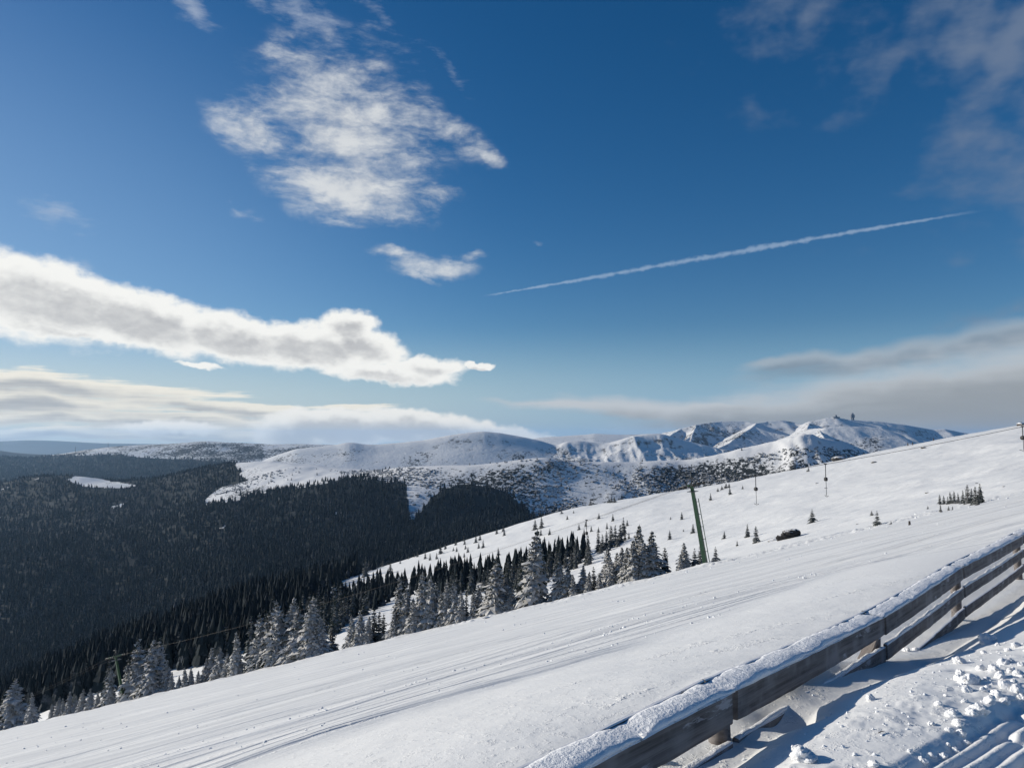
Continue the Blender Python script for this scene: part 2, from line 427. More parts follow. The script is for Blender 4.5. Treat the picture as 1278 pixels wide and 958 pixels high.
def raycast(px, py, fn, y0=2.0, y1=900.0, n=4000):
    kx, kz = ray(px, py); ys = np.exp(np.linspace(math.log(y0), math.log(y1), n))
    z = fn(kx * ys, ys)
    below = kz * ys <= z
    i = int(np.argmax(below))
    if not below.any():
        return raycast(px, py + .7, fn, y0, y1, n)
    y = ys[i]; return (float(kx * y), float(y), float(z[i]))
def fan(name, fn, pxs, ys, mat, attrs_fn=None):
    k = KX(pxs); Kg, Yg = np.meshgrid(k, ys); X = Kg * Yg
    Z, att = fn(X, Yg)
    V = np.stack([X, Yg, Z], -1).reshape(-1, 3)
    ny, nx = X.shape; idx = np.arange(ny * nx).reshape(ny, nx)
    Q = np.stack([idx[:-1, :-1], idx[:-1, 1:], idx[1:, 1:], idx[1:, :-1]], -1).reshape(-1, 4)
    me = mesh_np(name, V, Q, mat, True, {a: b.ravel() for a, b in att.items()})
    o = link(name, me); tag(o, kind='structure'); return o

def f_t1(X, Y):
    z, gm = terrain1(X, Y); return z, {'groomed': gm, 'groom': groomcoord(X, Y), 'wild': sstep(1.0, 1.25, Y / edge_y(X / Y)) * (1 - gm)}
pxs = np.concatenate([np.arange(-900, 560, 4.0), np.arange(560, 1330, 1.6), np.arange(1330, 2300, 6.0)])
ys = np.concatenate([np.exp(np.arange(math.log(1.15), math.log(22), .0055)), np.exp(np.arange(math.log(22), math.log(1200), .0095))])
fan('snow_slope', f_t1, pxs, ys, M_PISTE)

# ------------------------------------------------------------------ valley and middle ridge (sheet 2)
TAB2 = [
 (-800, [(560, 1000), (800, 900), (1200, 740), (1700, 660), (2100, 622), (2600, 640), (3200, 665)]),
 (-100, [(560, 920), (800, 850), (1200, 720), (1700, 650), (2100, 610), (2600, 640), (3200, 665)]),
 (0,    [(560, 900), (800, 840), (1200, 700), (1700, 640), (2100, 605), (2600, 630), (3200, 660)]),
 (60,   [(560, 880), (800, 820), (1200, 695), (1700, 635), (2050, 597), (2600, 625), (3200, 650)]),
 (130,  [(560, 870), (800, 810), (1150, 700), (1650, 630), (2000, 598), (2600, 622), (3200, 650)]),
 (200,  [(560, 850), (800, 790), (1150, 690), (1600, 632), (2000, 598), (2600, 620), (3200, 645)]),
 (280,  [(560, 830), (800, 760), (1150, 670), (1550, 615), (1950, 583), (2600, 620), (3200, 640)]),
 (340,  [(560, 815), (800, 745), (1150, 660), (1500, 610), (1850, 573), (2500, 615), (3200, 640)]),
 (385,  [(560, 800), (800, 735), (1150, 655), (1450, 603), (1800, 579), (2400, 615), (3200, 640)]),
 (430,  [(560, 790), (800, 725), (1130, 655), (1400, 600), (1640, 583), (2300, 612), (3200, 635)]),
 (520,  [(560, 780), (800, 715), (1160, 650), (1310, 606), (1430, 582), (2200, 610), (3200, 632)]),
 (600,  [(560, 770), (800, 705), (1190, 645), (1290, 608), (1385, 580), (2100, 605), (3200, 630)]),
 (680,  [(560, 750), (800, 700), (1210, 642), (1290, 606), (1375, 570), (2100, 598), (3200, 625)]),
 (700,  [(560, 750), (800, 700), (1215, 640), (1290, 608), (1375, 575), (2100, 598), (3200, 625)]),
 (780,  [(560, 740), (800, 690), (1215, 635), (1290, 605), (1370, 577), (2100, 600), (3200, 625)]),
 (860,  [(560, 730), (800, 680), (1215, 630), (1290, 602), (1370, 574), (2100, 596), (3200, 620)]),
 (900,  [(560, 720), (800, 670), (1210, 622), (1285, 595), (1360, 567), (2100, 590), (3200, 615)]),
 (945,  [(560, 710), (800, 660), (1205, 612), (1275, 585), (1345, 557), (2100, 580), (3200, 610)]),
 (1000, [(560, 700), (800, 650), (1190, 600), (1250, 572), (1320, 545), (2100, 575), (3200, 605)]),
 (1030, [(560, 700), (800, 640), (1180, 600), (1240, 572), (1310, 548), (2100, 575), (3200, 605)]),
 (1100, [(560, 690), (800, 630), (1100, 600), (1280, 580), (1400, 570), (2100, 585), (3200, 600)]),
 (1300, [(560, 650), (800, 620), (1100, 595), (1280, 580), (1400, 575), (2100, 585), (3200, 600)]),
 (2200, [(560, 650), (800, 620), (1100, 595), (1280, 580), (1400, 575), (2100, 585), (3200, 600)]),
]
T2 = Tab(TAB2, 2.0, 22.0, 9.0)
FTOP_X = [-900, 0, 80, 130, 180, 255, 260, 295, 325, 360, 400, 445, 500, 508, 512, 522, 540, 552, 590, 620, 640, 665, 700, 760]
FTOP_Y = [560, 560, 560, 560, 560, 560, 632, 624, 616, 609, 603, 594, 600, 606, 645, 645, 622, 612, 603, 610, 622, 640, 652, 690]
LOBE = [(250, 575), (296, 575), (297, 584), (303, 592), (312, 599), (278, 609), (268, 616), (250, 632)]
CLEAR = [(85, 598), (105, 592), (140, 600), (176, 605), (165, 609), (120, 608), (105, 606)]
def inpoly(px, py, poly):
    c = np.zeros(px.shape, bool); n = len(poly)
    for i in range(n):
        x1, y1 = poly[i]; x2, y2 = poly[(i + 1) % n]
        cond = ((y1 > py) != (y2 > py)) & (px < (x2 - x1) * (py - y1) / (y2 - y1 + 1e-9) + x1)
        c ^= cond
    return c
def terrain2(x, y):
    k = x / y; px = PXC + F * k
    Y, K = T2.cols(px.ravel())
    z = (hermite(Y, K, np.log(y.ravel())) * y.ravel()).reshape(x.shape)
    a = sstep(700, 1000, y)
    rocky = sstep(690, 800, px) 
    east = sstep(430, 560, px)
    z = z + a * ((14 - 9 * east) * fbm(x, y, 260, 4) + 2.0 * fbm(x, y, 40, 3)) * (1 - .6 * sstep(1300, 1400, y) * east)
    z = z + a * rocky * 7 * ridged(x + .5 * y, y, 120, 5) * sstep(1380, 1320, y)
    butt = np.exp(-((px - 1000) / 32) ** 2) * sstep(1100, 1200, y) * sstep(1345, 1290, y)
    z = z + butt * 13 * ridged(x, y * .35, 45, 5)
    py = PYC + F * np.tan(PITCH - np.arctan(z / y))      # elevation as seen from the viewpoint height
    ft = np.interp(px, FTOP_X, FTOP_Y) + 5.5 * fbm(x, y, 60, 3) + 2.5 * fbm(x + 77, y, 18, 2)
    forest = sstep(-1.5, 2.0, py - ft)
    forest = forest * (1 - .92 * (fbm(x * 1.3, y * .8, 120, 4) > .60))
    forest = np.maximum(forest, inpoly(px + 4 * fbm(x, y, 50, 3), py + 2.5 * fbm(x + 500, y, 50, 3), LOBE))
    forest = forest * (1 - inpoly(px, py + 1.2 * fbm(x, y, 40, 2), CLEAR))
    shrub = np.where(px > 440, .62, .15) * (1 - forest) + .45 * sstep(700, 900, px) * sstep(572, 590, py) * (1 - forest)
    shrub = shrub * sstep(-1, 7, py - np.interp(px, [0, 300, 430, 690, 860, 1000], [560, 575, 585, 572, 578, 556]))
    shrub = np.maximum(shrub, .6 * sstep(268, 285, px) * sstep(350, 325, px) * sstep(578, 584, py) * (1 - forest)) 
    return z, {'forest': forest, 'shrub': shrub}
fan('valley_hillside', terrain2, np.arange(-900, 1700, 2.5), np.exp(np.arange(math.log(520), math.log(3200), .006)), M_VALLEY)

# ------------------------------------------------------------------ far mountains
def sheet(name, tab, pxr, yr, mat, noise_fn, attr_fn, step=1.5, ystep=.004, sig=12, sigc=3.0):
    T = Tab(tab, 1.5, sig, sigc)
    def fn(x, y):
        px = PXC + F * x / y
        Y, K = T.cols(px.ravel()); z = (hermite(Y, K, np.log(y.ravel())) * y.ravel()).reshape(x.shape)
        z = z + noise_fn(x, y, px)
        py = PYC + F * np.tan(PITCH - np.arctan(z / y))
        return z, attr_fn(px, py, x, y)
    fan(name, fn, np.arange(pxr[0], pxr[1], step), np.exp(np.arange(math.log(yr[0]), math.log(yr[1]), ystep)), mat)
    return fn
def cr(pts, yb, yc, pyb, back=1.25):
    return [(px, [(yb * .9, pyb + 30), (yb, pyb), (yb + (yc - yb) * .6, pyb + (py - pyb) * .62), (yc, py), (yc * back, py + 14), (yc * back * 1.2, py + 40)]) for px, py in pts]
zero = lambda px: np.zeros_like(px)
# smooth rounded mountain
fn3 = sheet('rounded_mountain', cr([(-300, 592), (300, 588), (340, 570), (370, 560), (405, 556.5), (422, 554.5), (432, 552), (442, 552), (454, 554), (470, 554.5), (500, 552), (530, 549), (560, 543), (585, 539.5), (604, 538), (625, 540), (650, 544.5), (672, 549), (688, 554), (694, 556), (705, 551), (722, 549.5), (740, 552), (757, 553), (768, 550), (790, 543.5), (808, 541), (826, 541), (850, 548), (900, 560), (1000, 580)], 3120, 3500, 590),
      (296, 1000), (2500, 5000), M_MOUNT,
      lambda x, y, px: (5 * fbm(x, y, 350, 4) + sstep(680, 700, px) * 24 * ridged(x * 1.0, y * .5, 170, 5) * sstep(3120, 3200, y) * sstep(3490, 3420, y)) * sstep(3560, 3450, y),
      lambda px, py, x, y: {'forest': zero(px), 'shrub': np.where(px < 700, .28, .4) * sstep(-2, 5, py - np.interp(px, [300, 520, 560, 700, 760], [556, 562, 568, 556, 560]))})
# left far ridge with dark forest on its foot
fn4 = sheet('wooded_ridge', cr([(-900, 575), (-100, 572), (0, 569), (40, 571), (80, 566), (110, 561), (150, 556.5), (180, 555), (215, 553.5), (245, 551), (262, 550.5), (290, 552), (330, 554), (380, 554), (420, 555), (500, 560), (560, 575)], 3300, 4500, 606),
      (-900, 600), (3000, 6500), M_MOUNT,
      lambda x, y, px: 12 * fbm(x, y, 500, 5) * sstep(4500, 4200, y) + 2.5 * fbm(x, y, 60, 3),
      lambda px, py, x, y: {'forest': sstep(-2, 3, py - np.interp(px, [-100, 60, 100, 150, 200, 250, 330, 420, 600], [560, 568, 569, 567, 571, 573, 578, 588, 600]) + 2.5 * fbm(x, y, 300, 3)), 'shrub': np.where(px < 330, .85, .5)})
# low dark ridge far left + bright plateau behind the saddle + farthest hills
fn4b = sheet('dark_low_ridge', cr([(-900, 560), (-50, 558), (0, 562), (20, 565), (60, 567), (100, 567), (140, 575), (200, 590)], 5200, 6200, 590),
      (-900, 220), (4700, 8500), M_MOUNT, lambda x, y, px: 6 * fbm(x, y, 400, 4), lambda px, py, x, y: {'forest': np.full_like(px, 1.0), 'shrub': zero(px)}, step=3)
fn5 = sheet('snow_plateau', cr([(560, 570), (640, 552), (672, 546), (700, 544), (735, 542), (740, 541), (780, 542.5), (820, 541), (860, 541), (900, 550), (1000, 565)], 4800, 6200, 570),
      (540, 1010), (4400, 8500), M_MOUNT, lambda x, y, px: 3 * fbm(x, y, 300, 4), lambda px, py, x, y: {'forest': zero(px), 'shrub': np.full_like(px, .2)})
fn6 = sheet('distant_hills', cr([(-900, 549), (-200, 550), (-50, 551), (0, 550.5), (35, 549), (60, 549.5), (100, 551.5), (130, 553), (200, 554), (400, 556)], 11000, 13500, 575),
      (-900, 420), (10000, 19000), M_FAR, lambda x, y, px: 10 * fbm(x, y, 1200, 4), lambda px, py, x, y: {'forest': zero(px), 'shrub': zero(px)}, step=4)

# rocky massif from crest lines (tents)
def P3(px, py, d):
    kx, kz = ray(px, py); return np.array([kx * d, d, kz * d])
TENTS = [  # (points (px,py,dist), flank slope)
 ([(800, 543, 4300), (826, 540.5, 4250), (850, 534, 4200), (868, 530, 4200), (884, 527.5, 4250), (900, 525.3, 4300), (930, 525.5, 4300), (944, 528, 4250), (958, 525.3, 4300), (975, 524, 4300), (990, 526, 4300), (1000, 529.5, 4250), (1012, 525, 4200), (1030, 521.5, 4200), (1042, 520, 4200), (1055, 522.5, 4200), (1068, 524, 4200), (1100, 526, 4200), (1130, 530, 4200), (1165, 536, 4200), (1178, 535, 4200), (1210, 541, 4200), (1300, 550, 4200), (1500, 560, 4200)], .50),
 ([(850, 534, 4200), (836, 543, 4050), (832, 553, 3900), (845, 562, 3800)], .62),
 ([(869, 530, 4200), (864, 542, 4000), (861, 553, 3880), (861, 564, 3760)], .65),
 ([(864, 543, 4000), (850, 550, 3900), (842, 560, 3800), (843, 568, 3700)], .65),
 ([(944, 528, 4250), (941, 531, 4080), (925, 542, 3900), (905, 555, 3700), (885, 565, 3500), (862, 572, 3350)], .45),
 ([(941, 531, 4080), (960, 539, 4000), (985, 543.5, 3950), (1000, 540, 4000), (1012, 530, 4150)], .50),
 ([(918, 528, 4280), (922, 537, 4180), (920, 546, 4050)], .7),
 ([(1010, 528, 4150), (1002, 545, 3500), (985, 565, 3100)], .55),
 ([(1012, 534, 3700), (1030, 533.5, 3500), (1060, 531.5, 3500), (1100, 533.5, 3500), (1130, 541, 3450), (1152, 549, 3400), (1180, 560, 3350)], .42),
 ([(1022, 536, 3500), (1030, 548, 3300), (1035, 565, 3000)], .6),
]
def massif(x, y):
    sh = x.shape; X = x.ravel(); Y = y.ravel(); best = np.full(X.shape, -600.0)
    wx = X + 25 * fbm(X, Y, 160, 3); wy = Y + 25 * fbm(X + 999, Y, 160, 3)
    for pts, sl in TENTS:
        Pw = [P3(*p) for p in pts]
        for a, b in zip(Pw[:-1], Pw[1:]):
            d = b[:2] - a[:2]; t = np.clip(((X - a[0]) * d[0] + (Y - a[1]) * d[1]) / (d @ d), 0, 1)
            w = np.minimum(1, np.hypot(X - a[0] - t * d[0], Y - a[1] - t * d[1]) / 90)
            dist = np.hypot((X * (1 - w) + wx * w) - a[0] - t * d[0], (Y * (1 - w) + wy * w) - a[1] - t * d[1])
            best = np.maximum(best, a[2] + t * (b[2] - a[2]) - sl * dist)
    px = PXC + F * X / Y
    rough = np.interp(px, [800, 845, 870, 880, 930, 960, 1000, 1010, 1040, 1060], [.5, 1, 1, .35, .3, .3, .6, 1, .6, .2])
    best = best + rough * (9 * ridged(X, Y, 110, 5) - 4) * np.interp(best, [-200, -60, 60], [1, 1, .45]) + 1.5 * fbm(X, Y, 40, 3)
    z = best.reshape(sh); px = px.reshape(sh)
    return z, {'forest': zero(px), 'shrub': np.full_like(px, .12) + .4 * (np.abs(px - 895) < 35)}
fan('rocky_massif', massif, np.arange(785, 1400, 1.1), np.concatenate([np.arange(2700, 4500, 7.0), np.arange(4500, 5600, 30.0)]), M_MOUNT)

# ------------------------------------------------------------------ trees
def spruce_meshes(seed, R=.21, levels=26, lean=0.0, mat=None, sparse=1.0, top=.03):
    r = np.random.RandomState(seed); V = []; Q = []; T = []; n = 0
    for li in range(levels):
        f = (li + r.rand() * .7) / levels
        z0 = top + .05 + (.94 - .05) * f ** 1.0
        rad = R * (1 - f) ** .82 * (.70 + .52 * r.rand()) + .006
        nb = max(4, int((5 + 9 * (1 - f)) * sparse)); a0 = r.rand() * 6.28
        for j in range(nb):
            a = a0 + 6.283 * j / nb + r.randn() * .22
            L = rad * (.58 + .62 * r.rand()); zz = z0 + r.randn() * .010
            ca, sa = math.cos(a), math.sin(a)
            ns = 5; wmax = L * (.20 + .15 * r.rand()) + .008
            rise = .10 + .3 * f; droop = .55 + .35 * r.rand() - .3 * f
            rows = []
            for i in range(ns):
                t = i / (ns - 1)
                w = wmax * (math.sin(math.pi * min(1, .15 + t * .85)) ** .7) * (.7 if i % 2 else 1.15) * (.8 + .4 * r.rand())
                if i == ns - 1: w *= .12
                x = L * t; z = zz + L * (rise * t - droop * t * t)
                dz = -.40 * w - .006 * r.rand()
                for s_, dd in ((-1, dz), (0, 0), (1, dz)):
                    jx = x + (abs(s_) * L * (.10 * r.randn() - .04)); y_ = s_ * w
                    rows.append((jx * ca - y_ * sa, jx * sa + y_ * ca, z + dd + r.randn() * .0025))
            V += rows
            for i in range(ns - 1):
                b = n + i * 3
                Q.append((b, b + 1, b + 4, b + 3)); Q.append((b + 1, b + 2, b + 5, b + 4))
            n += len(rows)
            # hanging twigs
            for h in range(3):
                t = .3 + .6 * r.rand(); x = L * t; z = zz + L * (rise * t - droop * t * t)
                y_ = (r.rand() - .5) * wmax * 1.6; w = .010 + .010 * r.rand(); dl = .022 + .02 * r.rand()
                p = [(x - w, y_, z), (x + w, y_ + w * r.randn(), z), (x + w * .4 * r.randn() + .004, y_ + w * .5 * r.randn(), z - dl)]
                V += [(q0 * ca - q1 * sa, q0 * sa + q1 * ca, q2) for q0, q1, q2 in p]; T.append((n, n + 1, n + 2)); n += 3
    # tip
    for j in range(5):
        a = j * 1.256; V += [(0, 0, 1.0), (.012 * math.cos(a), .012 * math.sin(a), .93), (.012 * math.cos(a + 1.2), .012 * math.sin(a + 1.2), .93)]
        T.append((n, n + 1, n + 2)); n += 3
    V = np.array(V); V[:, 0] += lean * V[:, 2] ** 2
    cm = mesh_np('crown', V, [np.array(T), np.array(Q)], mat, False)
    t = MB(); t.tube([(0, 0, -.06), (0, 0, .3), (lean * .5, 0, .7), (lean * .95, 0, .96)], [.018, .015, .008, .002], 7)
    return cm, t.mesh('trunk', M_BARK)
FROST = [spruce_meshes(i, .235 + .03 * (i % 3), 30, mat=M_FROST, lean=.03 * (i - 1.5)) for i in range(4)] + [spruce_meshes(10 + i, .25, 29, mat=M_FROSTL, lean=.03 * (1 - i)) for i in range(3)]
DARKT = [spruce_meshes(20 + i, .20 + .02 * (i % 2), 17, mat=M_DARK, sparse=.8) for i in range(4)]
SAPL = [spruce_meshes(40 + i, .30, 12, mat=M_DARK, sparse=.9) for i in range(3)]

def t1z(x, y): return terrain1(x, y, True)[0]
def t1zc(x, y): return terrain1(x, y, False)[0]
def place_tree(name, pos, h, variants, label, group, wide=1.0, cat='tree', rz=None, lean=None):
    cm, tm = random.choice(variants)
    r = empty(name, pos, (random.gauss(0, .015), random.gauss(0, .015), random.uniform(0, 6.28) if rz is None else rz), (h * wide, h * wide, h))
    link('crown', cm, r); link('trunk', tm, r)
    tag(r, label, cat, group); return r
ORD = ['first', 'second', 'third', 'fourth', 'fifth', 'sixth', 'seventh', 'eighth', 'ninth', 'tenth', 'eleventh', 'twelfth', 'thirteenth', 'fourteenth', 'fifteenth', 'sixteenth', 'seventeenth', 'eighteenth', 'nineteenth', 'twentieth']
def edge_cluster(items, where, group, default='F'):
    """items (px, tip_py, kind, depth_extra, wide)"""
    items = sorted(items, key=lambda t: t[0]); n = len(items)
    for i, it in enumerate(items):
        px, tip = it[0], it[1]; kind = it[2] if len(it) > 2 else default; extra = it[3] if len(it) > 3 else 0.0; wide = it[4] if len(it) > 4 else 1.0
        kx, kz = ray(px, tip); y = float(edge_y(kx)) * (1.022 + extra) + (0 if len(it) > 3 else random.uniform(0, 2.5))
        x = float(kx) * y; z = float(t1z(np.array([x]), np.array([y]))[0]) - .15
        h = float(kz) * y - z
        var = {'F': FROST[:4], 'L': FROST[4:], 'D': DARKT, 'S': SAPL}[kind]
        word = {'F': 'frosted spruce', 'L': 'heavily frosted spruce', 'D': 'dark green spruce', 'S': 'small bushy spruce'}[kind]
        size = 'tall ' if h > 8 else ('short ' if h < 4 else '')
        lab = '%s%s, %s from the left %s' % (size, word, ORD[min(i, 19)], where) if n > 1 else size + word + ' ' + where
        place_tree('spruce_tree', (x, y, z), h, var, lab, group, wide * 1.15)
G1 = 'frosted spruces along the far edge of the piste'
edge_cluster([(19, 844, 'F', .01, 1.25), (41, 862, 'L', 0, .9)], 'at the left end of the piste edge', G1)
edge_cluster([(66, 876, 'F'), (73, 868, 'F'), (80, 870), (87, 862), (95, 866), (103, 858), (114, 858), (122, 862)], 'in the row left of the lower pylon', G1)
edge_cluster([(138, 829, 'F', .01, .9), (154, 846), (163, 818), (175, 795, 'F', .02, 1.0), (190, 797, 'F', .0, 1.15), (198, 793, 'F', .02), (210, 820), (214, 838, 'F', .0, .8)], 'around the lower lift pylon', G1)
edge_cluster([(224, 842), (232, 832), (239, 832), (247, 836), (258, 820, 'F', .03), (264, 806, 'F', .04), (275, 806, 'F', .03), (284, 812), (296, 787, 'L', .01, .85), (290, 822, 'L')], 'in the row left of the big clump', G1)
edge_cluster([(318, 790, 'F', .01), (327, 764, 'F', .02, 1.1), (335, 760, 'F', .02, 1.1), (349, 747, 'F', .01, 1.1), (363, 744, 'F', .02, 1.05), (372, 754, 'F', .01), (382, 803, 'L', -.01, 1.1), (390, 741, 'L', .01, 1.15), (401, 768, 'L', .015, 1.2), (416, 774, 'D', .06), (336, 815, 'L', -.01, 1.1)], 'in the big clump left of centre', G1)
edge_cluster([(440, 766, 'L', .015), (450, 762, 'F'), (459, 768), (467, 758, 'D', .03), (473, 762, 'D', .03), (479, 765, 'D', .02)], 'in the small group right of the big clump', G1)
edge_cluster([(492, 757), (502, 716, 'F', .03), (508, 728, 'F', .02), (516, 745, 'L', .0), (527, 713, 'L', .02, 1.1), (538, 718, 'L', .02), (546, 727, 'L', .03), (552, 736), (560, 721, 'L', .02), (568, 722, 'L', .02), (575, 735, 'L', .015), (583, 736, 'D', .03, .6)], 'in the long frosted clump near centre', G1)
edge_cluster([(591, 734, 'F', .02, .8), (598, 728, 'F', .03), (619, 693, 'F', .01, 1.15), (611, 722), (630, 716, 'F', .03), (638, 728), (647, 726, 'D', .03)], 'just left of the tallest spruce', G1)
edge_cluster([(665, 659, 'F', .01, .95)], 'standing highest at the piste edge, left of the green pylon', G1)
edge_cluster([(697, 696, 'F', .02), (708, 704, 'F', .02, 1.1), (716, 716), (727, 704, 'F', .03), (734, 712), (741, 706, 'D', .05), (748, 716)], 'right of the tallest lone spruce', G1)
edge_cluster([(757, 681, 'F', .06, .9), (763, 694, 'F', .03), (770, 688, 'F', .05), (776, 682, 'F', .04), (783, 682, 'F', .02), (796, 653, 'F', .03, .95), (803, 668, 'F', .01, 1.2), (813, 661, 'F', .02, 1.15), (790, 672, 'F', .0, 1.1), (830, 682, 'D', .05, 1.2)], 'in the clump left of the green pylon', G1)
edge_cluster([(854, 676, 'F', .02, 1.1), (849, 690, 'F', .0), (867, 683, 'S', .04, .9), (874, 679, 'S', .07), (893, 681, 'S', .03)], 'beside the foot of the green pylon', G1)
edge_cluster([(786, 722, 'S', -.03)], 'half buried in the rough snow of the piste edge', 'small bushes in the snow')

def slope_trees(items, where, group, var, word):
    items = sorted(items, key=lambda t: t[0])
    for i, (px, py, hp) in enumerate(items):
        p = raycast(px, py, t1z, 20, 480)
        if p is None: continue
        h = hp * p[1] / F * 1.12 + .2
        place_tree('spruce_tree', (p[0], p[1], p[2] - .1), h, var, '%s, %s from the left %s' % (word, ORD[i] if i < 20 else 'number %d' % (i + 1), where), group, random.uniform(1.1, 1.35) if hp > 6 else 1.5)
slope_trees([(456, 719, 22), (460, 712, 12), (470, 709, 8), (478, 703, 9), (487, 715, 12), (499.5, 703, 4), (510, 693, 3), (517.5, 694, 4), (521, 694.5, 7), (530.7, 697, 8), (536.7, 699, 8), (545, 697.5, 7), (550, 691, 12)], 'on the lower open slope', 'dark spruces scattered on the open slope', DARKT, 'small dark spruce')
slope_trees([(556, 685, 6), (566, 687, 4), (570, 688, 5), (569, 680, 8), (579, 675, 7), (580, 679, 5), (581, 685, 5), (584, 689, 6), (579.4, 695, 5), (594, 677, 8), (599, 674, 8), (597.5, 684, 6), (603, 683.5, 9), (620, 666, 7), (628, 663, 8), (629.5, 668, 8), (622, 693, 9)], 'above the dark belt of trees', 'dark spruces scattered on the open slope', DARKT, 'lone dark spruce')
slope_trees([(668, 661, 12), (676, 659, 13), (675, 668, 8), (686, 667, 7), (679.5, 674, 4), (693, 676, 4), (708, 648, 5), (716, 640, 3), (722.7, 661, 7), (731, 657, 6), (738, 663, 6), (747, 664, 6), (757.5, 660, 7), (747.5, 647, 6), (765, 650, 8)], 'on the upper slope', 'dark spruces scattered on the open slope', DARKT, 'isolated spruce')
slope_trees([(747, 688, 22), (752, 687, 18), (757, 685, 20), (763, 683, 24), (768, 680, 22), (774, 677, 20), (778, 668, 20), (783, 656, 7), (785, 672, 7), (771, 682, 12), (750, 690, 12), (760, 687, 12), (780, 674, 10)], 'in the dark copse on the sunlit slope', 'spruces of the dark copse', DARKT, 'dark spruce')
slope_trees([(836, 673, 10), (837, 648, 3), (851, 648, 8), (865, 665, 10), (887, 624, 8), (904, 672, 8), (933, 670, 14), (944, 677, 18), (920, 681, 5), (911, 617, 9), (927, 610, 4), (853, 663, 2.5)], 'on the sunlit slope by the pylon', 'small spruces on the sunlit slope', DARKT, 'small spruce')
slope_trees([(1014, 652, 15), (1088, 643, 5), (1095, 655, 15), (1009, 588, 5), (1158, 635, 3), (1112, 654, 3)], 'on the open slope right of the boulder', 'small spruces on the sunlit slope', SAPL, 'bushy little spruce')
slope_trees([(1173, 629, 10), (1178, 629, 9), (1183, 629, 8), (1187, 628, 12), (1191, 628, 13), (1196, 628, 11), (1202, 628, 14), (1208, 628, 20), (1213, 627, 15), (1218, 629, 19), (1223, 628, 21), (1225, 627, 15), (1220, 630, 10), (1174, 638, 7), (1184, 637, 4), (1189, 636, 3)], 'in the thicket on the right slope', 'young spruces of the right-hand thicket', DARKT, 'young spruce')
slope_trees([(737, 629, 7), (760, 627, 6), (763, 627, 8), (767, 627, 7), (792, 621, 4), (701, 641, 5)], 'on the rounded crest of the snow slope', 'spruces on the crest of the slope', SAPL, 'dark bushy spruce')
slope_trees([(896, 613, 4), (901, 611, 5), (906, 609, 6), (910, 608, 5), (988, 585, 7), (992, 583, 4)], 'on the hill crest under the rocky buttress', 'spruces on the crest of the slope', SAPL, 'low dark spruce')

# individuals: dark band and near forest beyond the edge
cand = []
BAND = [(300, 792), (330, 772), (380, 752), (430, 741), (470, 728), (500, 728), (560, 716), (620, 716), (660, 703), (700, 692), (736, 690), (736, 706), (700, 716), (650, 738), (600, 742), (560, 746), (520, 742), (495, 745), (470, 760), (440, 778), (420, 792), (380, 790), (320, 815)]
tries = 0
bx = RS.uniform(300, 740, 3200); by = RS.uniform(685, 815, 3200)
ok = inpoly(bx, by, BAND)
for px, py in zip(bx[ok], by[ok]):
    p = raycast(px, py, t1zc, 60, 470, 500)
    if p is None or p[1] < edge_y(p[0] / p[1]) * 1.08: continue
    if any((p[0] - c[0]) ** 2 + (p[1] - c[1]) ** 2 < 4.5 for c in cand): continue
    cand.append(p)
    if len(cand) >= 540: break
cand.sort(key=lambda c: c[1]); band_rest = cand[80:]
for p in cand[:80]:
    place_tree('spruce_tree', (p[0], p[1], p[2] - .2), random.uniform(5.0, 8.0) * (1.0 + .4 * (p[0] < -40)), DARKT, 'dark spruce in the dense belt of trees below the open snow slope', 'spruces of the dense dark belt', random.uniform(.8, 1.05))
nb = 0
NF = []
while nb < 48:
    px = random.uniform(-60, 430); y = random.uniform(170, 260); x = KX(px) * y
    ye = float(edge_y(x / y))
    if y < ye * 1.33 + (18 if (55 < px < 105 or 212 < px < 265) else 0) + 8 * random.random(): continue
    if any((x - c[0]) ** 2 + (y - c[1]) ** 2 < 16 for c in NF): continue
    z = float(t1z(np.array([x]), np.array([y]))[0])
    NF.append((x, y)); nb += 1
    place_tree('spruce_tree', (float(x), y, z - .2), random.uniform(8, 12), DARKT, 'tall dark spruce at the near edge of the valley forest, behind the piste edge', 'spruces at the near edge of the forest', random.uniform(.8, 1.0))

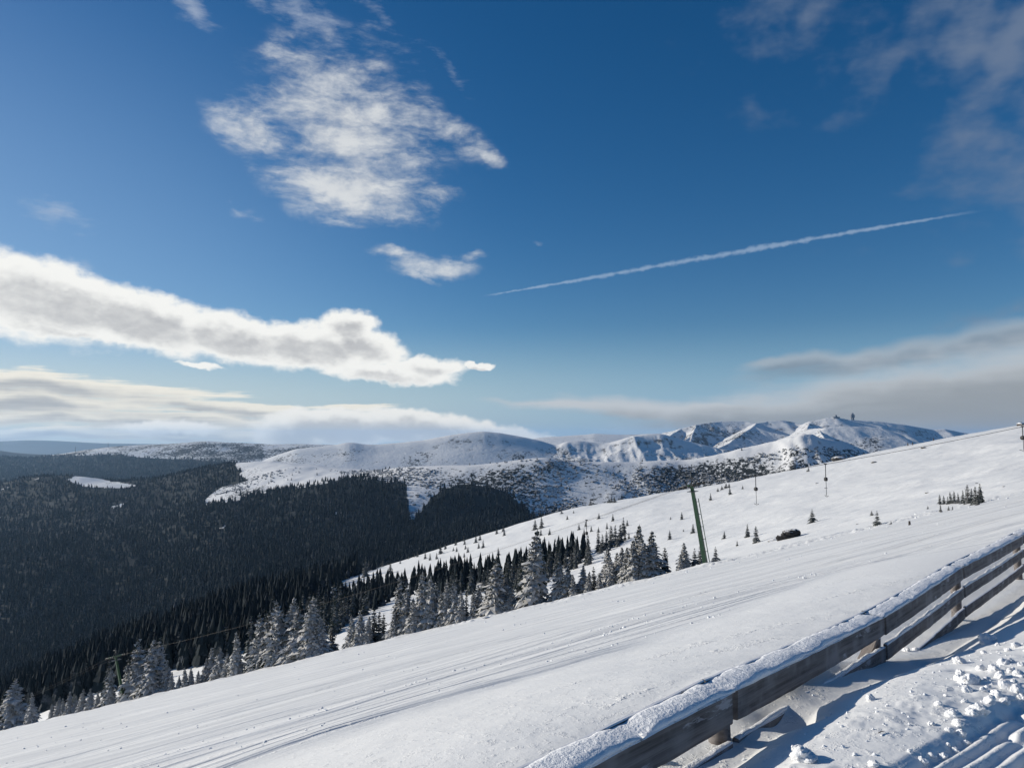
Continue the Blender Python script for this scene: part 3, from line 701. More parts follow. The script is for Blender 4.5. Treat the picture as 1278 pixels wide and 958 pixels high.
# forest as one mass
def lowtree(seed, tiers=4, n=6):
    r = np.random.RandomState(seed); V = []; Fs = []; m = 0
    for t in range(tiers):
        z0 = .04 + .80 * t / tiers; R = .20 * (1 - t / tiers) ** .8 + .02; z1 = min(1.0, z0 + .50 - .06 * t + (.0))
        if t == tiers - 1: z1 = 1.0
        V.append((r.randn() * .01, r.randn() * .01, z1))
        for j in range(n):
            a = 6.283 * (j + .5 * (t % 2)) / n + r.randn() * .12; rr = R * (.72 + .5 * r.rand())
            V.append((rr * math.cos(a), rr * math.sin(a), z0 + r.randn() * .03))
        for j in range(n): Fs.append((m, m + 1 + j, m + 1 + (j + 1) % n))
        m += n + 1
    return np.array(V), np.array(Fs)
LT = [lowtree(s) for s in range(6)]
def mass(name, X, Y, Z, H, W, mat, label, cat, group=None, src=None):
    src = src or LT
    Vs = []; Fs = []; off = 0
    which = RS.randint(0, len(src), len(X)); ang = RS.uniform(0, 6.28, len(X))
    for w in range(len(src)):
        i = np.where(which == w)[0]
        if not len(i): continue
        v, f = src[w]
        c, s = np.cos(ang[i])[:, None], np.sin(ang[i])[:, None]
        hx = (H[i] * W[i])[:, None]
        vx = (v[:, 0] * c - v[:, 1] * s) * hx + X[i][:, None]; vy = (v[:, 0] * s + v[:, 1] * c) * hx + Y[i][:, None]
        vz = v[:, 2] * H[i][:, None] + Z[i][:, None]
        Vs.append(np.stack([vx, vy, vz], -1).reshape(-1, 3))
        Fs.append((f[None] + (np.arange(len(i)) * len(v))[:, None, None]).reshape(-1, f.shape[1]) + off)
        off += len(i) * len(v)
    o = link(name, mesh_np(name, np.concatenate(Vs), np.concatenate(Fs), mat, False))
    return tag(o, label, cat, group, 'stuff')
# near side of the valley (sheet 1)
N = 9000
px = RS.uniform(-420, 470, N); yy = np.exp(RS.uniform(math.log(200), math.log(700), N)); xx = KX(px) * yy
ye = edge_y(xx / yy); crest = np.interp(px, [0, 150, 320, 430, 470], [3000, 3000, 1000, 455, 430])
lim = np.interp(px, [-400, 60, 150, 300, 380, 430, 470], [1.30, 1.38, 1.42, 1.5, 1.9, 3.0, 3.3])
dens = RS.rand(N) < np.clip(1.2 - (yy - 300) / 900, .3, 1)
m = (yy > ye * lim + 6 * RS.rand(N)) & (dens) & ~((px > 330) & (yy > crest * .97))
xx, yy = xx[m], yy[m]
zz = terrain1(xx, yy, False)[0] - .3
H = RS.uniform(6, 14, len(xx)); W = RS.uniform(.7, 1.2, len(xx))
mass('forest', xx, yy, zz, H, W, M_FOREST, 'dark spruce forest on the near flank of the valley behind the piste edge', 'forest', 'forest masses')
BR = np.array(band_rest)
mass('spruce_belt', BR[:, 0], BR[:, 1], BR[:, 2] - .2, RS.uniform(5.0, 8.5, len(BR)), RS.uniform(.8, 1.1, len(BR)), M_FOREST, 'farther rows of the dense dark belt of spruces below the open snow slope', 'forest', 'forest masses')
# valley and opposite hillside (sheet 2)
def scatter2(N, pxr, yr, thr, key='forest'):
    px = RS.uniform(pxr[0], pxr[1], N); yy = np.exp(RS.uniform(math.log(yr[0]), math.log(yr[1]), N)); xx = KX(px) * yy
    z, at = terrain2(xx, yy); keep = RS.rand(N) < at[key] * thr
    return xx[keep], yy[keep], z[keep]
xx, yy, zz = scatter2(60000, (-350, 760), (560, 2300), 1.0)
H = RS.uniform(6.5, 14.5, len(xx)) * (1 + .25 * fbm(xx, yy, 90, 3)) * np.interp(yy, [600, 1500, 2300], [1.05, .85, .75]); W = RS.uniform(.75, 1.1, len(xx)) * np.interp(yy, [900, 2200], [1, 1.35])
mass('valley_forest', xx, yy, zz - .5, H, W, M_FOREST, 'vast dark spruce forest filling the valley and the opposite hillside', 'forest', 'forest masses')
# scattered firs above the timber line
N = 2600; px = RS.uniform(250, 1010, N); yy = np.exp(RS.uniform(math.log(900), math.log(1650), N)); xx = KX(px) * yy
z, at = terrain2(xx, yy)
py = PYC + F * np.tan(PITCH - np.arctan(z / yy)); ft = np.interp(px, FTOP_X, FTOP_Y)
notch = (px > 505) & (px < 552)
p = np.exp(-np.clip(ft - py, 0, 99) / 9.0) * .75 + .03 + .25 * np.exp(-((px - 680) / 45) ** 2) * (py > 600) + .5 * np.exp(-((px - 318) / 25) ** 2) * (py < 606) * (py > 582)
keep = (RS.rand(N) < p) & (at['forest'] < .5) & (~notch | (RS.rand(N) < .06))
H = RS.uniform(4, 9, N)
mass('scattered_firs', xx[keep], yy[keep], z[keep] - .3, H[keep], np.full(keep.sum(), 1.1), M_FOREST, 'scattered dark firs thinning out above the forest on the snowy hillside', 'trees', 'forest masses')
# forest on the foot of the far left ridge
N = 14000; px = RS.uniform(-250, 420, N); yy = np.exp(RS.uniform(math.log(3300), math.log(4450), N)); xx = KX(px) * yy
z, at = fn4(xx, yy); keep = RS.rand(N) < at['forest']
mass('ridge_forest', xx[keep], yy[keep], z[keep] - 1, RS.uniform(9, 17, keep.sum()), RS.uniform(1.2, 1.8, keep.sum()), M_FOREST, 'dark forest on the foot of the far left ridge', 'forest', 'forest masses')
# dwarf-pine shrubs
def blob(seed):
    r = np.random.RandomState(seed); V = [(0, 0, 1.0)]; F_ = []
    for ring, (rr, zz_) in enumerate(((.55, .75), (.9, .3), (.8, -.3))):
        for j in range(6): a = 6.283 * (j + .5 * ring) / 6; q = rr * (.7 + .6 * r.rand()); V.append((q * math.cos(a), q * math.sin(a), zz_ + .2 * r.randn()))
    for j in range(6):
        F_.append((0, 1 + j, 1 + (j + 1) % 6))
        for b in (1, 7): F_.append((b + j, b + 6 + j, b + (j + 1) % 6)); F_.append((b + (j + 1) % 6, b + 6 + j, b + 6 + (j + 1) % 6))
    return np.array(V), np.array(F_)
BL = [blob(s) for s in range(4)]
N = 46000; px = RS.uniform(250, 1060, N); yy = np.exp(RS.uniform(math.log(950), math.log(1650), N)); xx = KX(px) * yy
z, at = terrain2(xx, yy); cl = fbm(xx * .8 + yy * .5, yy, 75, 4) + .15 * sstep(700, 850, px)
keep = (RS.rand(N) < (.15 + at['shrub'] * 1.0) * np.clip(.12 + 2.6 * cl, 0, 1)) & (at['shrub'] > .05) & (at['forest'] < .3)
H = RS.uniform(.6, 1.7, N)
mass('dwarf_pines', xx[keep], yy[keep], z[keep], H[keep], RS.uniform(1.2, 2.4, keep.sum()), M_SHRUB, 'low dwarf pine shrubs speckling the snowy mountain flank', 'shrubs', None, BL)

# ------------------------------------------------------------------ fence
def rail_mesh(L, hgt, th, seed, wob=.006):
    """board along local +X from 0 to L, top at z=0"""
    n = 26; r = np.random.RandomState(seed); V = []
    e = .006
    prof = [(-th / 2, -hgt + e), (-th / 2 + e, -hgt), (th / 2 - e, -hgt), (th / 2, -hgt + e), (th / 2, -e), (th / 2 - e, 0), (-th / 2 + e, 0), (-th / 2, -e)]
    for i in range(n + 1):
        x = L * i / n; o1 = wob * r.randn() * .5; o2 = -.012 * math.sin(math.pi * i / n); o3 = wob * r.randn() * .35
        for (y, z) in prof: V.append((x, y + o1 * .4, z + o2 + (o3 if z < -hgt / 2 else o1 * .4)))
    k = len(prof); Q = []
    for i in range(n):
        for j in range(k): Q.append((i * k + j, i * k + (j + 1) % k, (i + 1) * k + (j + 1) % k, (i + 1) * k + j))
    me = mesh_np('rail', np.array(V), [np.array(Q), np.array([list(range(k))[::-1], [n * k + j for j in range(k)]])], M_WOOD, False)
    return me
def basis(p, q):
    d = Vector(q) - Vector(p); L = d.length; x = d.normalized(); y = Vector((0, 0, 1)).cross(x).normalized(); z = x.cross(y)
    M = Matrix((x, y, z)).transposed().to_4x4(); M.translation = Vector(p); return M, L
def snowcap_mesh(L, w, h, seed, peak=.5):
    n = 60; k = 9; V = []
    for i in range(n + 1):
        x = L * i / n
        hn = h * max(.12, .8 + 1.3 * float(fbm(np.array([x * 1.0]), np.array([seed * 3.7]), .35, 4, .6)[0])) * min(1, .35 + min(i, n - i) * .25)
        wn = w * (1 + .14 * float(fbm(np.array([x]), np.array([seed * 9.1 + 40]), .25, 3)[0]))
        for j in range(k):
            t = j / (k - 1); a = math.pi * t; 
            y = -wn / 2 * math.cos(a); z = hn * math.sin(a) ** .45 + .007 * float(fbm(np.array([x]), np.array([y * 1.0 + seed]), .06, 2)[0]) * (0 < j < k - 1)
            V.append((x, y, z - .006))
    Q = []
    for i in range(n):
        for j in range(k): Q.append((i * k + j, (i + 1) * k + j, (i + 1) * k + (j + 1) % k, i * k + (j + 1) % k))
    return mesh_np('snow_cap', np.array(V), np.array(Q), M_LUMP, True)
fence = empty('wooden_fence', (FP[3][0], FP[3][1], -1.6))
tag(fence, 'weathered wooden rail fence with snow on its top rail, running beside the piste', 'fence')
fence_inv = Matrix.Translation(Vector((-FP[3][0], -FP[3][1], 1.6)))
def fchild(name, me, M):
    o = link(name, me, fence); o.matrix_local = fence_inv @ M; return o
BT = .035; PR = .062
for i, p in enumerate(FP):
    d = FD if 0 < i else FD
    mb = MB()
    zt = p[2] - .02; zb_ = p[2] - 1.25
    r = np.random.RandomState(60 + i)
    mb.tube([(0, 0, -1.25), (r.randn() * .005, 0, -.8), (r.randn() * .006, r.randn() * .005, -.3), (0, 0, -.035)], [PR * 1.05, PR, PR * .98, PR * .94], 12)
    fchild('post', mb.mesh('post', M_WOOD, True), Matrix.Translation(Vector(p)))
HG = .148
for i in range(len(FP) - 1):
    a = Vector(FP[i]); b = Vector(FP[i + 1]); dn = (b - a).normalized()
    fn3v = Vector((FN[0], FN[1], 0))
    for lvl, drop in enumerate((0, .262, .52)):
        o1 = fn3v * (PR + BT / 2 + .004)
        jit = .012 * (random.random() - .5)
        pa = a + o1 + Vector((0, 0, -drop + jit)) + dn * .036; pb = b + o1 + Vector((0, 0, -drop - jit)) - dn * .036
        M, L = basis(pa, pb); fchild('rail', rail_mesh(L, HG * (1.12 if lvl == 0 else .93), BT, 100 + i * 3 + lvl), M)
        if lvl == 1:
            pa2 = pa + Vector((0, 0, .002)); M, L = basis(pa2, pb); fchild('snow_cap', snowcap_mesh(L, BT * .95, .02, 200 + i), M)
    o2 = fn3v * -(PR + BT / 2 + .004)
    pa = a + o2 + dn * .006 + Vector((0, 0, .012)); pb = b + o2 - dn * .006 + Vector((0, 0, .012)); M, L = basis(pa, pb); fchild('rail', rail_mesh(L, HG, BT * .8, 150 + i), M)
    M, L = basis(a + fn3v * .012 + Vector((0, 0, -.004)), b + fn3v * .012 + Vector((0, 0, -.004)))
    fchild('snow_cap', snowcap_mesh(L, .175, .026, 170 + i), M)
# leaning prop board behind the post
M, L = basis(Vector((3.18, 6.62, -1.72)), Vector((3.02, 6.86, -2.25)))
fchild('brace', rail_mesh(L, .09, .04, 301), M)

# ------------------------------------------------------------------ ski lift
def lift_frame(px):
    k = (px - PXC) / F; t = (k * 95 - 24) / (12 + 7.1 * k); return 24 + 12 * t, 95 - 7.1 * t
lx = Vector((.861, -.509, 0)).normalized()        # along the line, uphill
ln = Vector((.509, .861, 0))                       # across it, away from us
def zat(x, y): return float(t1z(np.array([x]), np.array([y]))[0])
def pylon(bx, by, top, label, lean, ladder=True):
    zb = zat(bx, by) - .5
    root = empty('lift_pylon', (bx, by, zb)); tag(root, label, 'lift pylon', 'pylons of the drag lift')
    top = Vector(top) - Vector((bx, by, zb)); ax = top.normalized(); H = top.length
    m = MB()
    # square tapered mast
    X = lx - ax * lx.dot(ax); X.normalize(); Yv = ax.cross(X)
    def ring(s, w): return [tuple(ax * s + X * (i * w) + Yv * (j * w)) for i, j in ((-1, -1), (1, -1), (1, 1), (-1, 1))]
    V = ring(0, .26) + ring(H * .5, .225) + ring(H - .25, .185)
    m.add(V, F4=[(i, (i + 1) % 4, 4 + (i + 1) % 4, 4 + i) for i in range(4)] + [(4 + i, 4 + (i + 1) % 4, 8 + (i + 1) % 4, 8 + i) for i in range(4)] + [(8, 9, 10, 11), (3, 2, 1, 0)])
    link('mast', m.mesh('mast', M_GREEN, False), root)
    c = ax * (H - .12)
    m = MB(); m.box(tuple(c), (2.9, .22, .26), Matrix((ln, lx, Vector((0, 0, 1)))).transposed()); link('crossarm', m.mesh('crossarm', M_GREEN, False), root)
    for s in (-1, 1):
        q = c + ln * (1.3 * s) + Vector((0, 0, .05))
        g = MB(); g.tube([tuple(q - lx * 1.35 - Vector((0, 0, .40))), tuple(q), tuple(q + lx * 1.35 + Vector((0, 0, .30)))], .07, 6)
        sv = link('sheave_frame', g.mesh('sheave_frame', M_STEEL), root)
        for k in (-1.2, -.6, .0, .6, 1.2):
            w = MB(); pc = q + lx * k + Vector((0, 0, .30 * k - .12)); w.tube([tuple(pc - ln * .06), tuple(pc + ln * .06)], .19, 14)
            link('sheave', w.mesh('sheave', M_BLACK), sv)
    m = MB(); m.tube([tuple(c + Vector((0, 0, .1))), tuple(c + Vector((0, 0, 1.75)) - lx * .1)], .07, 6); m.tube([tuple(c + Vector((0, 0, 1.1)) - lx * .8), tuple(c + Vector((0, 0, 1.3)) + lx * .8)], .05, 6); m.tube([tuple(c - lx * .7), tuple(c + Vector((0, 0, 1.1)) - lx * .05)], .04, 6); m.tube([tuple(c + lx * .7), tuple(c + Vector((0, 0, 1.1)) + lx * .05)], .04, 6)
    link('lifting_frame', m.mesh('lifting_frame', M_STEEL), root)
    if ladder:
        g = MB(); off = X * .62
        g.tube([tuple(off + ax * .2), tuple(off * .92 + ax * (H - 1.9))], .05, 6)
        g.tube([tuple(X * .36 + ax * .2), tuple(X * .26 + ax * (H - 1.9))], .025, 6)
        for k in range(6):
            s = .7 + (H - 3.0) * k / 5; g.tube([tuple(X * .22 + ax * s), tuple(off + ax * s)], .035, 6)
        link('ladder', g.mesh('ladder', M_GREEN), root)
    # platform bars
    m = MB(); m.box(tuple(ax * (H - .95) + Yv * .0), (1.9, .9, .07), Matrix((ln, lx, Vector((0, 0, 1)))).transposed())
    link('work_platform', m.mesh('work_platform', M_STEEL, False), root)
    return Vector((bx, by, zb)) + c + Vector((0, 0, .07))
def pt(px, py, d): 
    kx, kz = ray(px, py); return (float(kx) * d, d, float(kz) * d)
b2 = pt(881, 699, 95.5); t2 = pt(863, 604, 94)
b1 = pt(156, 868, 161); t1 = pt(144, 818, 159)
c2 = pylon(b2[0], b2[1], t2, 'green painted steel lift pylon with a ladder, leaning left above the piste edge', 0)
c1 = pylon(b1[0], b1[1], t1, 'lower green lift pylon half hidden among frosted spruces', 0, ladder=False)
p3 = Vector(pt(1278, 532, 77)); p3b = p3 + (p3 - Vector(pt(1028, 573, 87))) * 1.6
p0 = c1 - (c2 - c1).normalized() * 80 + Vector((0, 0, -6)); 
def rope(side, name, label):
    o = ln * (1.3 * side); m = MB(); pts = []
    def seg(a, b, sag, n=24):
        for i in range(n):
            t = i / n; q = a.lerp(b, t); pts.append(tuple(q + Vector((0, 0, -4 * sag * t * (1 - t))) + o))
    seg(p0, c1, .8); seg(c1, c2, 1.6); seg(c2, p3, .35); seg(p3, p3b, .1); pts.append(tuple(p3b + o))
    m.tube(pts, [.010 if p_[0] < 10 else .017 for p_ in pts], 6); return tag(link(name, m.mesh(name, M_ROPE)), label, 'cable')
rope(-1, 'haul_rope', 'nearer steel haul rope of the drag lift strung between the green pylons')
rope(1, 'haul_rope', 'farther steel haul rope of the drag lift, returning behind the pylons')
# next pylon up the hill, just outside the frame, carries the rope
pn = p3b; zb = zat(pn.x, pn.y)
pylon(pn.x, pn.y, (pn.x, pn.y, pn.z), 'green lift pylon further up the hill', 0)
def tow(px, cable_py, length_px, label):
    x, y = lift_frame(px); d = y - 1.1
    c = Vector(pt(px, cable_py, d)); L = length_px * d / F
    r = empty('tow_hanger', c); tag(r, label, 'tow bar', 'tow hangers of the drag lift')
    m = MB(); m.tube([(0, 0, .12), (0, 0, -L * .40)], .045, 8); link('hanger_arm', m.mesh('hanger_arm', M_STEEL), r)
    m = MB(); m.tube([(0, 0, .16), (.18, 0, .12)], .07, 8); link('rope_clamp', m.mesh('rope_clamp', M_BLACK), r)
    m = MB(); rr = .21; n = 14
    pts = [(-.13, 0, -L * .46), (.13, 0, -L * .46)]; m.tube(pts, rr, 16); link('spring_drum', m.mesh('spring_drum', M_BLACK), r)
    m = MB(); m.tube([(.02, 0, -L * .5), (.04, 0, -L * .97)], .03, 7); link('tow_rod', m.mesh('tow_rod', M_STEEL), r)
    m = MB(); m.tube([(.04, -.42, -L * .96), (.04, 0, -L), (.04, .42, -L * .96)], .03, 7); link('crossbar', m.mesh('crossbar', M_BLACK), r)
def rope_py(px):   # height of the rope above the camera's horizon at that bearing
    x, y = lift_frame(px); V = Vector((x, y, 0)) - ln * 1.3
    a, b, sag = (c1, c2, 1.6) if x < c2.x else (c2, p3, .35)
    if x > p3.x: a, b, sag = p3, p3b, .1
    A = a - ln * 1.3; B = b - ln * 1.3
    k = (px - PXC) / F * 1.0
    t = (k * A.y - A.x) / ((B.x - A.x) - k * (B.y - A.y)); q = A.lerp(B, t) + Vector((0, 0, -4 * sag * t * (1 - t))); return q
def tow2(px, length_px, label):
    q = rope_py(px); d = q.y; L = length_px * d / F; yaw = random.uniform(-.5, .5)
    r = empty('tow_hanger', q, (0, 0, yaw)); tag(r, label, 'tow bar', 'tow hangers of the drag lift')
    m = MB(); m.tube([(0, 0, .10), (0, 0, -L * .40)], .045, 8); link('hanger_arm', m.mesh('hanger_arm', M_STEEL), r)
    m = MB(); m.tube([(-.16, 0, .03), (.16, 0, .03)], .07, 8); link('rope_clamp', m.mesh('rope_clamp', M_BLACK), r)
    m = MB(); m.tube([(-.13, 0, -L * .46), (.13, 0, -L * .46)], .22, 16); link('spring_drum', m.mesh('spring_drum', M_BLACK), r)
    m = MB(); m.tube([(.02, 0, -L * .5), (.04, 0, -L * .97)], .03, 7); link('tow_rod', m.mesh('tow_rod', M_STEEL), r)
    m = MB(); m.tube([(.04, -.42, -L * .96), (.04, 0, -L), (.04, .42, -L * .96)], .03, 7); link('crossbar', m.mesh('crossbar', M_BLACK), r)
tow2(731, 34, 'tow hanger over the shaded slope, leftmost on the rope')
tow2(941, 36, 'tow hanger just right of the green pylon')
tow2(1028, 40, 'tow hanger in front of the rocky buttress, third along the rope')
tow2(1275, 30, 'tow hanger at the right edge of the view')

# ------------------------------------------------------------------ boulder, huts, tower, small markers
def rock_mesh(name, dims, seed, mat, sub=40, rough=.35):
    n = sub; th = np.linspace(0, math.pi, n); ph = np.linspace(0, 2 * math.pi, n * 2, endpoint=False)
    T_, P_ = np.meshgrid(th, ph, indexing='ij'); x = np.sin(T_) * np.cos(P_); y = np.sin(T_) * np.sin(P_); z = np.cos(T_)
    r = 1 + rough * fbm(x * 1.3 + seed + z * .7, y * 1.3 - z * 1.1, .9, 5, .6) + rough * .5 * np.abs(fbm(x + z, y - z + seed, .4, 4))
    V = np.stack([x * r * dims[0], y * r * dims[1], z * r * dims[2]], -1).reshape(-1, 3)
    idx = np.arange(n * n * 2).reshape(n, n * 2); j = np.roll(idx, -1, 1)
    Q = np.stack([idx[:-1], idx[1:], j[1:], j[:-1]], -1).reshape(-1, 4)
    return mesh_np(name, V, Q, mat, True)
p = raycast(985, 671, t1z, 20, 200)
bo = link('boulder', rock_mesh('boulder', (1.6, 1.1, .85), 3, M_BOULDER), None, (p[0], p[1], p[2] + .32), (0, -.22, .1)); tag(bo, 'dark boulder with snow on top lying beside the piste edge', 'rock')
p = raycast(966, 674, t1z, 20, 200)
bo = link('boulder', rock_mesh('boulder', (.9, .6, .25), 8, M_ROCK), None, (p[0], p[1], p[2] + .05), (0, -.25, .2)); tag(bo, 'low snowy rock touching the left end of the dark boulder', 'rock')
for i, (px, py, w, lab) in enumerate([(1157, 615, .7, 'small dark rock on the slope left of the thicket'), (1219, 603, .5, 'flat rock on the slope above the thicket'), (1253, 607, .35, 'small rock right of the thicket, nearer the frame edge'), (607, 771, .8, 'small snow covered stone at the piste edge below the spruces'), (1020, 603, .6, 'small stone left of the third tow hanger'), (1031, 609, .5, 'small stone right of the third tow hanger'), (1091, 577, 1.0, 'stone high on the sunlit hill'), (1153, 559, 1.0, 'stone near the top of the sunlit hill'), (1070, 654, .35, 'small stone left of the bushy little spruce')]):
    p = raycast(px, py, t1z, 20, 480); w2 = .55 * w * max(1, p[1] / 140)
    o = link('stone', rock_mesh('stone', (w2, w2 * .7, w2 * .35), 20 + i, M_ROCK, 16), None, (p[0], p[1], p[2] + .08 * w2)); tag(o, lab, 'rock')
# crest bush with snow top
p = raycast(1046, 572, t1z, 20, 480)
o = link('snowy_outcrop', rock_mesh('snowy_outcrop', (3.0, 2.2, 1.3), 31, M_ROCK, 24), None, (p[0], p[1], p[2] + .4)); tag(o, 'dark outcrop with a white snow cap on the crest below the summit', 'rock')
# hut at right skyline
p = raycast(1272, 531, t1z, 20, 480)
hut = empty('mountain_hut', (p[0] + .8, p[1], p[2] - .5), (0, 0, .5), (.62, .62, .62)); tag(hut, 'small dark hut half buried in snow on the right skyline', 'hut')
m = MB(); m.box((0, 0, 1.0), (4.2, 3.2, 2.0)); link('wall', m.mesh('wall', M_HUT, False), hut)
m = MB(); m.add([(-2.4, -1.9, 1.95), (2.4, -1.9, 1.95), (2.4, 1.9, 1.95), (-2.4, 1.9, 1.95), (-2.4, 0, 2.75), (2.4, 0, 2.75)], F3=[(0, 4, 3), (1, 2, 5)], F4=[(0, 1, 5, 4), (3, 4, 5, 2), (0, 3, 2, 1)]); link('roof', m.mesh('roof', M_LUMP, False), hut)
m = MB(); m.box((-.9, -1.62, 1.1), (.7, .06, 1.4)); link('door', m.mesh('door', M_BLACK, False), hut)
m = MB(); m.box((.9, -1.62, 1.3), (.8, .06, .6)); link('window', m.mesh('window', M_STEEL, False), hut)
m = MB(); m.tube([(1.2, .4, 2.3), (1.2, .4, 3.3)], .14, 8); link('chimney', m.mesh('chimney', M_BLACK), hut)
# marker posts on the hill crest
for i, (px, py, hp, lab) in enumerate([(1133, 554, 3.5, 'leftmost thin marker post on the hill crest'), (1139, 553, 3.5, 'second thin marker post on the hill crest'), (1165, 549, 3, 'lone marker post right of the pair on the hill crest'), (1135, 655, 5, 'short dark stake right of the bushy little spruce'), (1120, 812, 0, '')]):
    if not hp: continue
    p = raycast(px, py, t1z, 20, 480); h = hp * p[1] / F
    m = MB(); w = .09 if p[1] < 150 else .25; m.tube([(0, 0, -.4), (.01, 0, h * .5), (0, 0, h)], [w, w * .9, w * .7], 7)
    tag(link('marker_post', m.mesh('marker_post', M_HUT), None, p), lab, 'post', 'marker posts on the snow')
# summit buildings
def fnz(fn, x, y): return float(fn(np.array([x]), np.array([y]))[0][0])
x, y = [float(v) for v in (ray(1064, 524)[0] * 4200, 4200)]; z = fnz(massif, x, y)
tw = empty('radar_tower', (x, y, z - 3)); tag(tw, 'dark radar tower on two legs standing on the far summit', 'tower')
S = 4200 / F
m = MB()
for s in (-1, 1): m.box((s * 1.5 * S * .75, 0, 1.6 * S), (1.5 * S * .8, 1.6 * S, 4.2 * S))
link('leg', m.mesh('leg', M_CONC, False), tw)
m = MB(); m.box((0, 0, 5.0 * S), (4.4 * S, 3.2 * S, 3.6 * S)); link('tower_body', m.mesh('tower_body', M_CONC, False), tw)
m = MB(); V = rock_mesh('dome', (1.7 * S, 1.7 * S, 1.9 * S), 2, M_CONC, 16, .02); o = link('dome', V, tw, (0, 0, 7.2 * S))
x, y = float(ray(1043.5, 520)[0] * 4190), 4190.; z = fnz(massif, x, y)
hb = empty('summit_station', (x, y, z - 2)); tag(hb, 'low summit building with a pointed middle on the far ridge, left of the radar tower', 'building')
m = MB(); m.box((0, 0, .7 * S), (8 * S, 3 * S, 1.5 * S)); link('wall', m.mesh('wall', M_CONC, False), hb)
m = MB(); m.add([(-1.3 * S, -S, 1.4 * S), (1.3 * S, -S, 1.4 * S), (1.3 * S, S, 1.4 * S), (-1.3 * S, S, 1.4 * S), (-.5 * S, 0, 4.0 * S), (.5 * S, 0, 4.0 * S)], F3=[(0, 4, 3), (1, 2, 5)], F4=[(0, 1, 5, 4), (3, 4, 5, 2)]); link('roof', m.mesh('roof', M_CONC, False), hb)
# masts on the left far ridge
for (px, py, hp, lab) in ((135, 557, 6, 'tall thin mast on the far left ridge'), (94, 564, 6.5, 'thin mast lower down on the far left ridge'), (53, 0, 0, '')):
    if not hp: continue
    y = 4450.; x = float(ray(px, py)[0] * y); z = fnz(fn4, x, y); S4 = y / F
    r = empty('radio_mast', (x, y, z)); tag(r, lab, 'mast', 'masts on the far ridge')
    m = MB(); m.tube([(0, 0, -2), (0, 0, hp * S4)], [1.6, .7], 6); link('mast_pole', m.mesh('mast_pole', M_STEEL), r)
    m = MB(); m.box((0, 0, hp * S4 * .8), (5, 2, 2.0)); link('antenna', m.mesh('antenna', M_STEEL, False), r)

# ------------------------------------------------------------------ snow lumps near the camera
LUMP = [rock_mesh('snow_lump', (1, .85, .7), 50 + i * 3, M_LUMP, 22, .55) for i in range(6)]
def lump(px, py, wpx, label, group='snow lumps beside the fence', k=None):
    p = raycast(px, py, t1z, 1.5, 30, 3000)
    if p is None: return
    r = wpx * p[1] / F / 2; me = LUMP[k if k is not None else random.randrange(6)]
    o = link('snow_lump', me, None, (p[0], p[1], p[2] + r * .25), (random.uniform(-.4, .4), random.uniform(-.4, .4), random.uniform(0, 6.28)), (r, r, r * random.uniform(.8, 1.1))); tag(o, label, 'snow lump', group)
lump(1003, 947, 30, 'biggest snow lump at the bottom, right of the fence shadow', k=0)
lump(995, 936, 15, 'smaller snow lump perched on the biggest one at the bottom', k=2)
lump(824, 951, 15, 'lone snow lump in the fence shadow near the bottom', k=1)
lump(1087, 873, 11, 'lone snow lump on the smooth snow right of the fence shadow', k=3)
lump(1131, 812, 8, 'left one of two little snow lumps below the rails', k=4); lump(1143, 811, 7, 'right one of two little snow lumps below the rails', k=5)
lump(1234, 802, 20, 'snow lump uphill of the others by the right edge', k=1)
lump(1198, 827, 15, 'flat snow lump between the fence shadow and the churned patch', k=3)
for i, (px, py, w) in enumerate([(1199, 842, 11), (1197, 848, 11), (1209, 852, 22), (1218, 848, 12), (1208, 862, 12), (1224, 835, 10), (1232, 848, 9), (1240, 836, 13), (1252, 828, 12), (1262, 826, 10), (1248, 845, 13), (1262, 838, 10), (1272, 842, 14), (1258, 858, 18), (1270, 862, 16), (1244, 868, 14), (1235, 876, 15), (1222, 888, 19), (1213, 890, 14), (1190, 893, 15), (1196, 904, 14), (1200, 916, 12), (1172, 880, 9), (1163, 904, 8), (1185, 912, 8), (1177, 947, 13), (1164, 944, 8), (1152, 950, 11), (1136, 938, 7), (1090, 955, 13), (1067, 942, 6), (1228, 862, 10), (1254, 876, 12), (1206, 928, 9), (1192, 938, 10), (1228, 815, 6), (1258, 812, 8), (1268, 806, 9), (1213, 812, 6), (1245, 805, 6), (1266, 852, 9), (1204, 876, 7), (1184, 930, 6), (1275, 830, 8), (1180, 868, 5), (1276, 872, 12), (1262, 872, 9), (1233, 858, 7)]):
    lump(px, py, w, 'crusty snow lump in the churned patch left of the snow-cat track')
# dropped twig
p = raycast(1100, 914, t1z, 1.5, 30, 3000); m = MB(); m.tube([(-.02, -.012, .004), (0, 0, .006), (.022, .012, .003)], [.002, .002, .001], 6)
tag(link('twig', m.mesh('twig', M_BARK), None, p), 'tiny brown twig on the smooth snow at the bottom', 'twig')

# small crumbs on the piste and around: one mass
def crumbs(N, gen, name, label, size):
    X, Y = gen(N); Z = t1z(X, Y); H = RS.uniform(.4, 1.0, len(X)) ** 2 * size(Y)
    mass(name, X, Y, Z - .1 * H, H, RS.uniform(.8, 1.3, len(X)), M_LUMP, label, 'snow crumbs', None, BL)
def g1(N):
    px = RS.uniform(0, 1278, N); y = np.exp(RS.uniform(math.log(9), math.log(95), N)); x = KX(px) * y
    q = groomcoord(x, y); st = fbm(q, x * .05 , 3.0, 3); v = VA[0] * x + VA[1] * y
    k = (RS.rand(N) < sstep(.1, .5, st) * .6 + .9 * np.exp(-((v - 89) / 4) ** 2) + .02) & (v < 95)
    dx = x - FO[0]; dy = y - FO[1]; s = dx * FN[0] + dy * FN[1]; k &= s < -4.4
    return x[k], y[k]
crumbs(5500, g1, 'snow_crumbs', 'small broken snow crumbs strewn in streaks along the groomed piste', lambda Y: .02 + .0012 * Y)
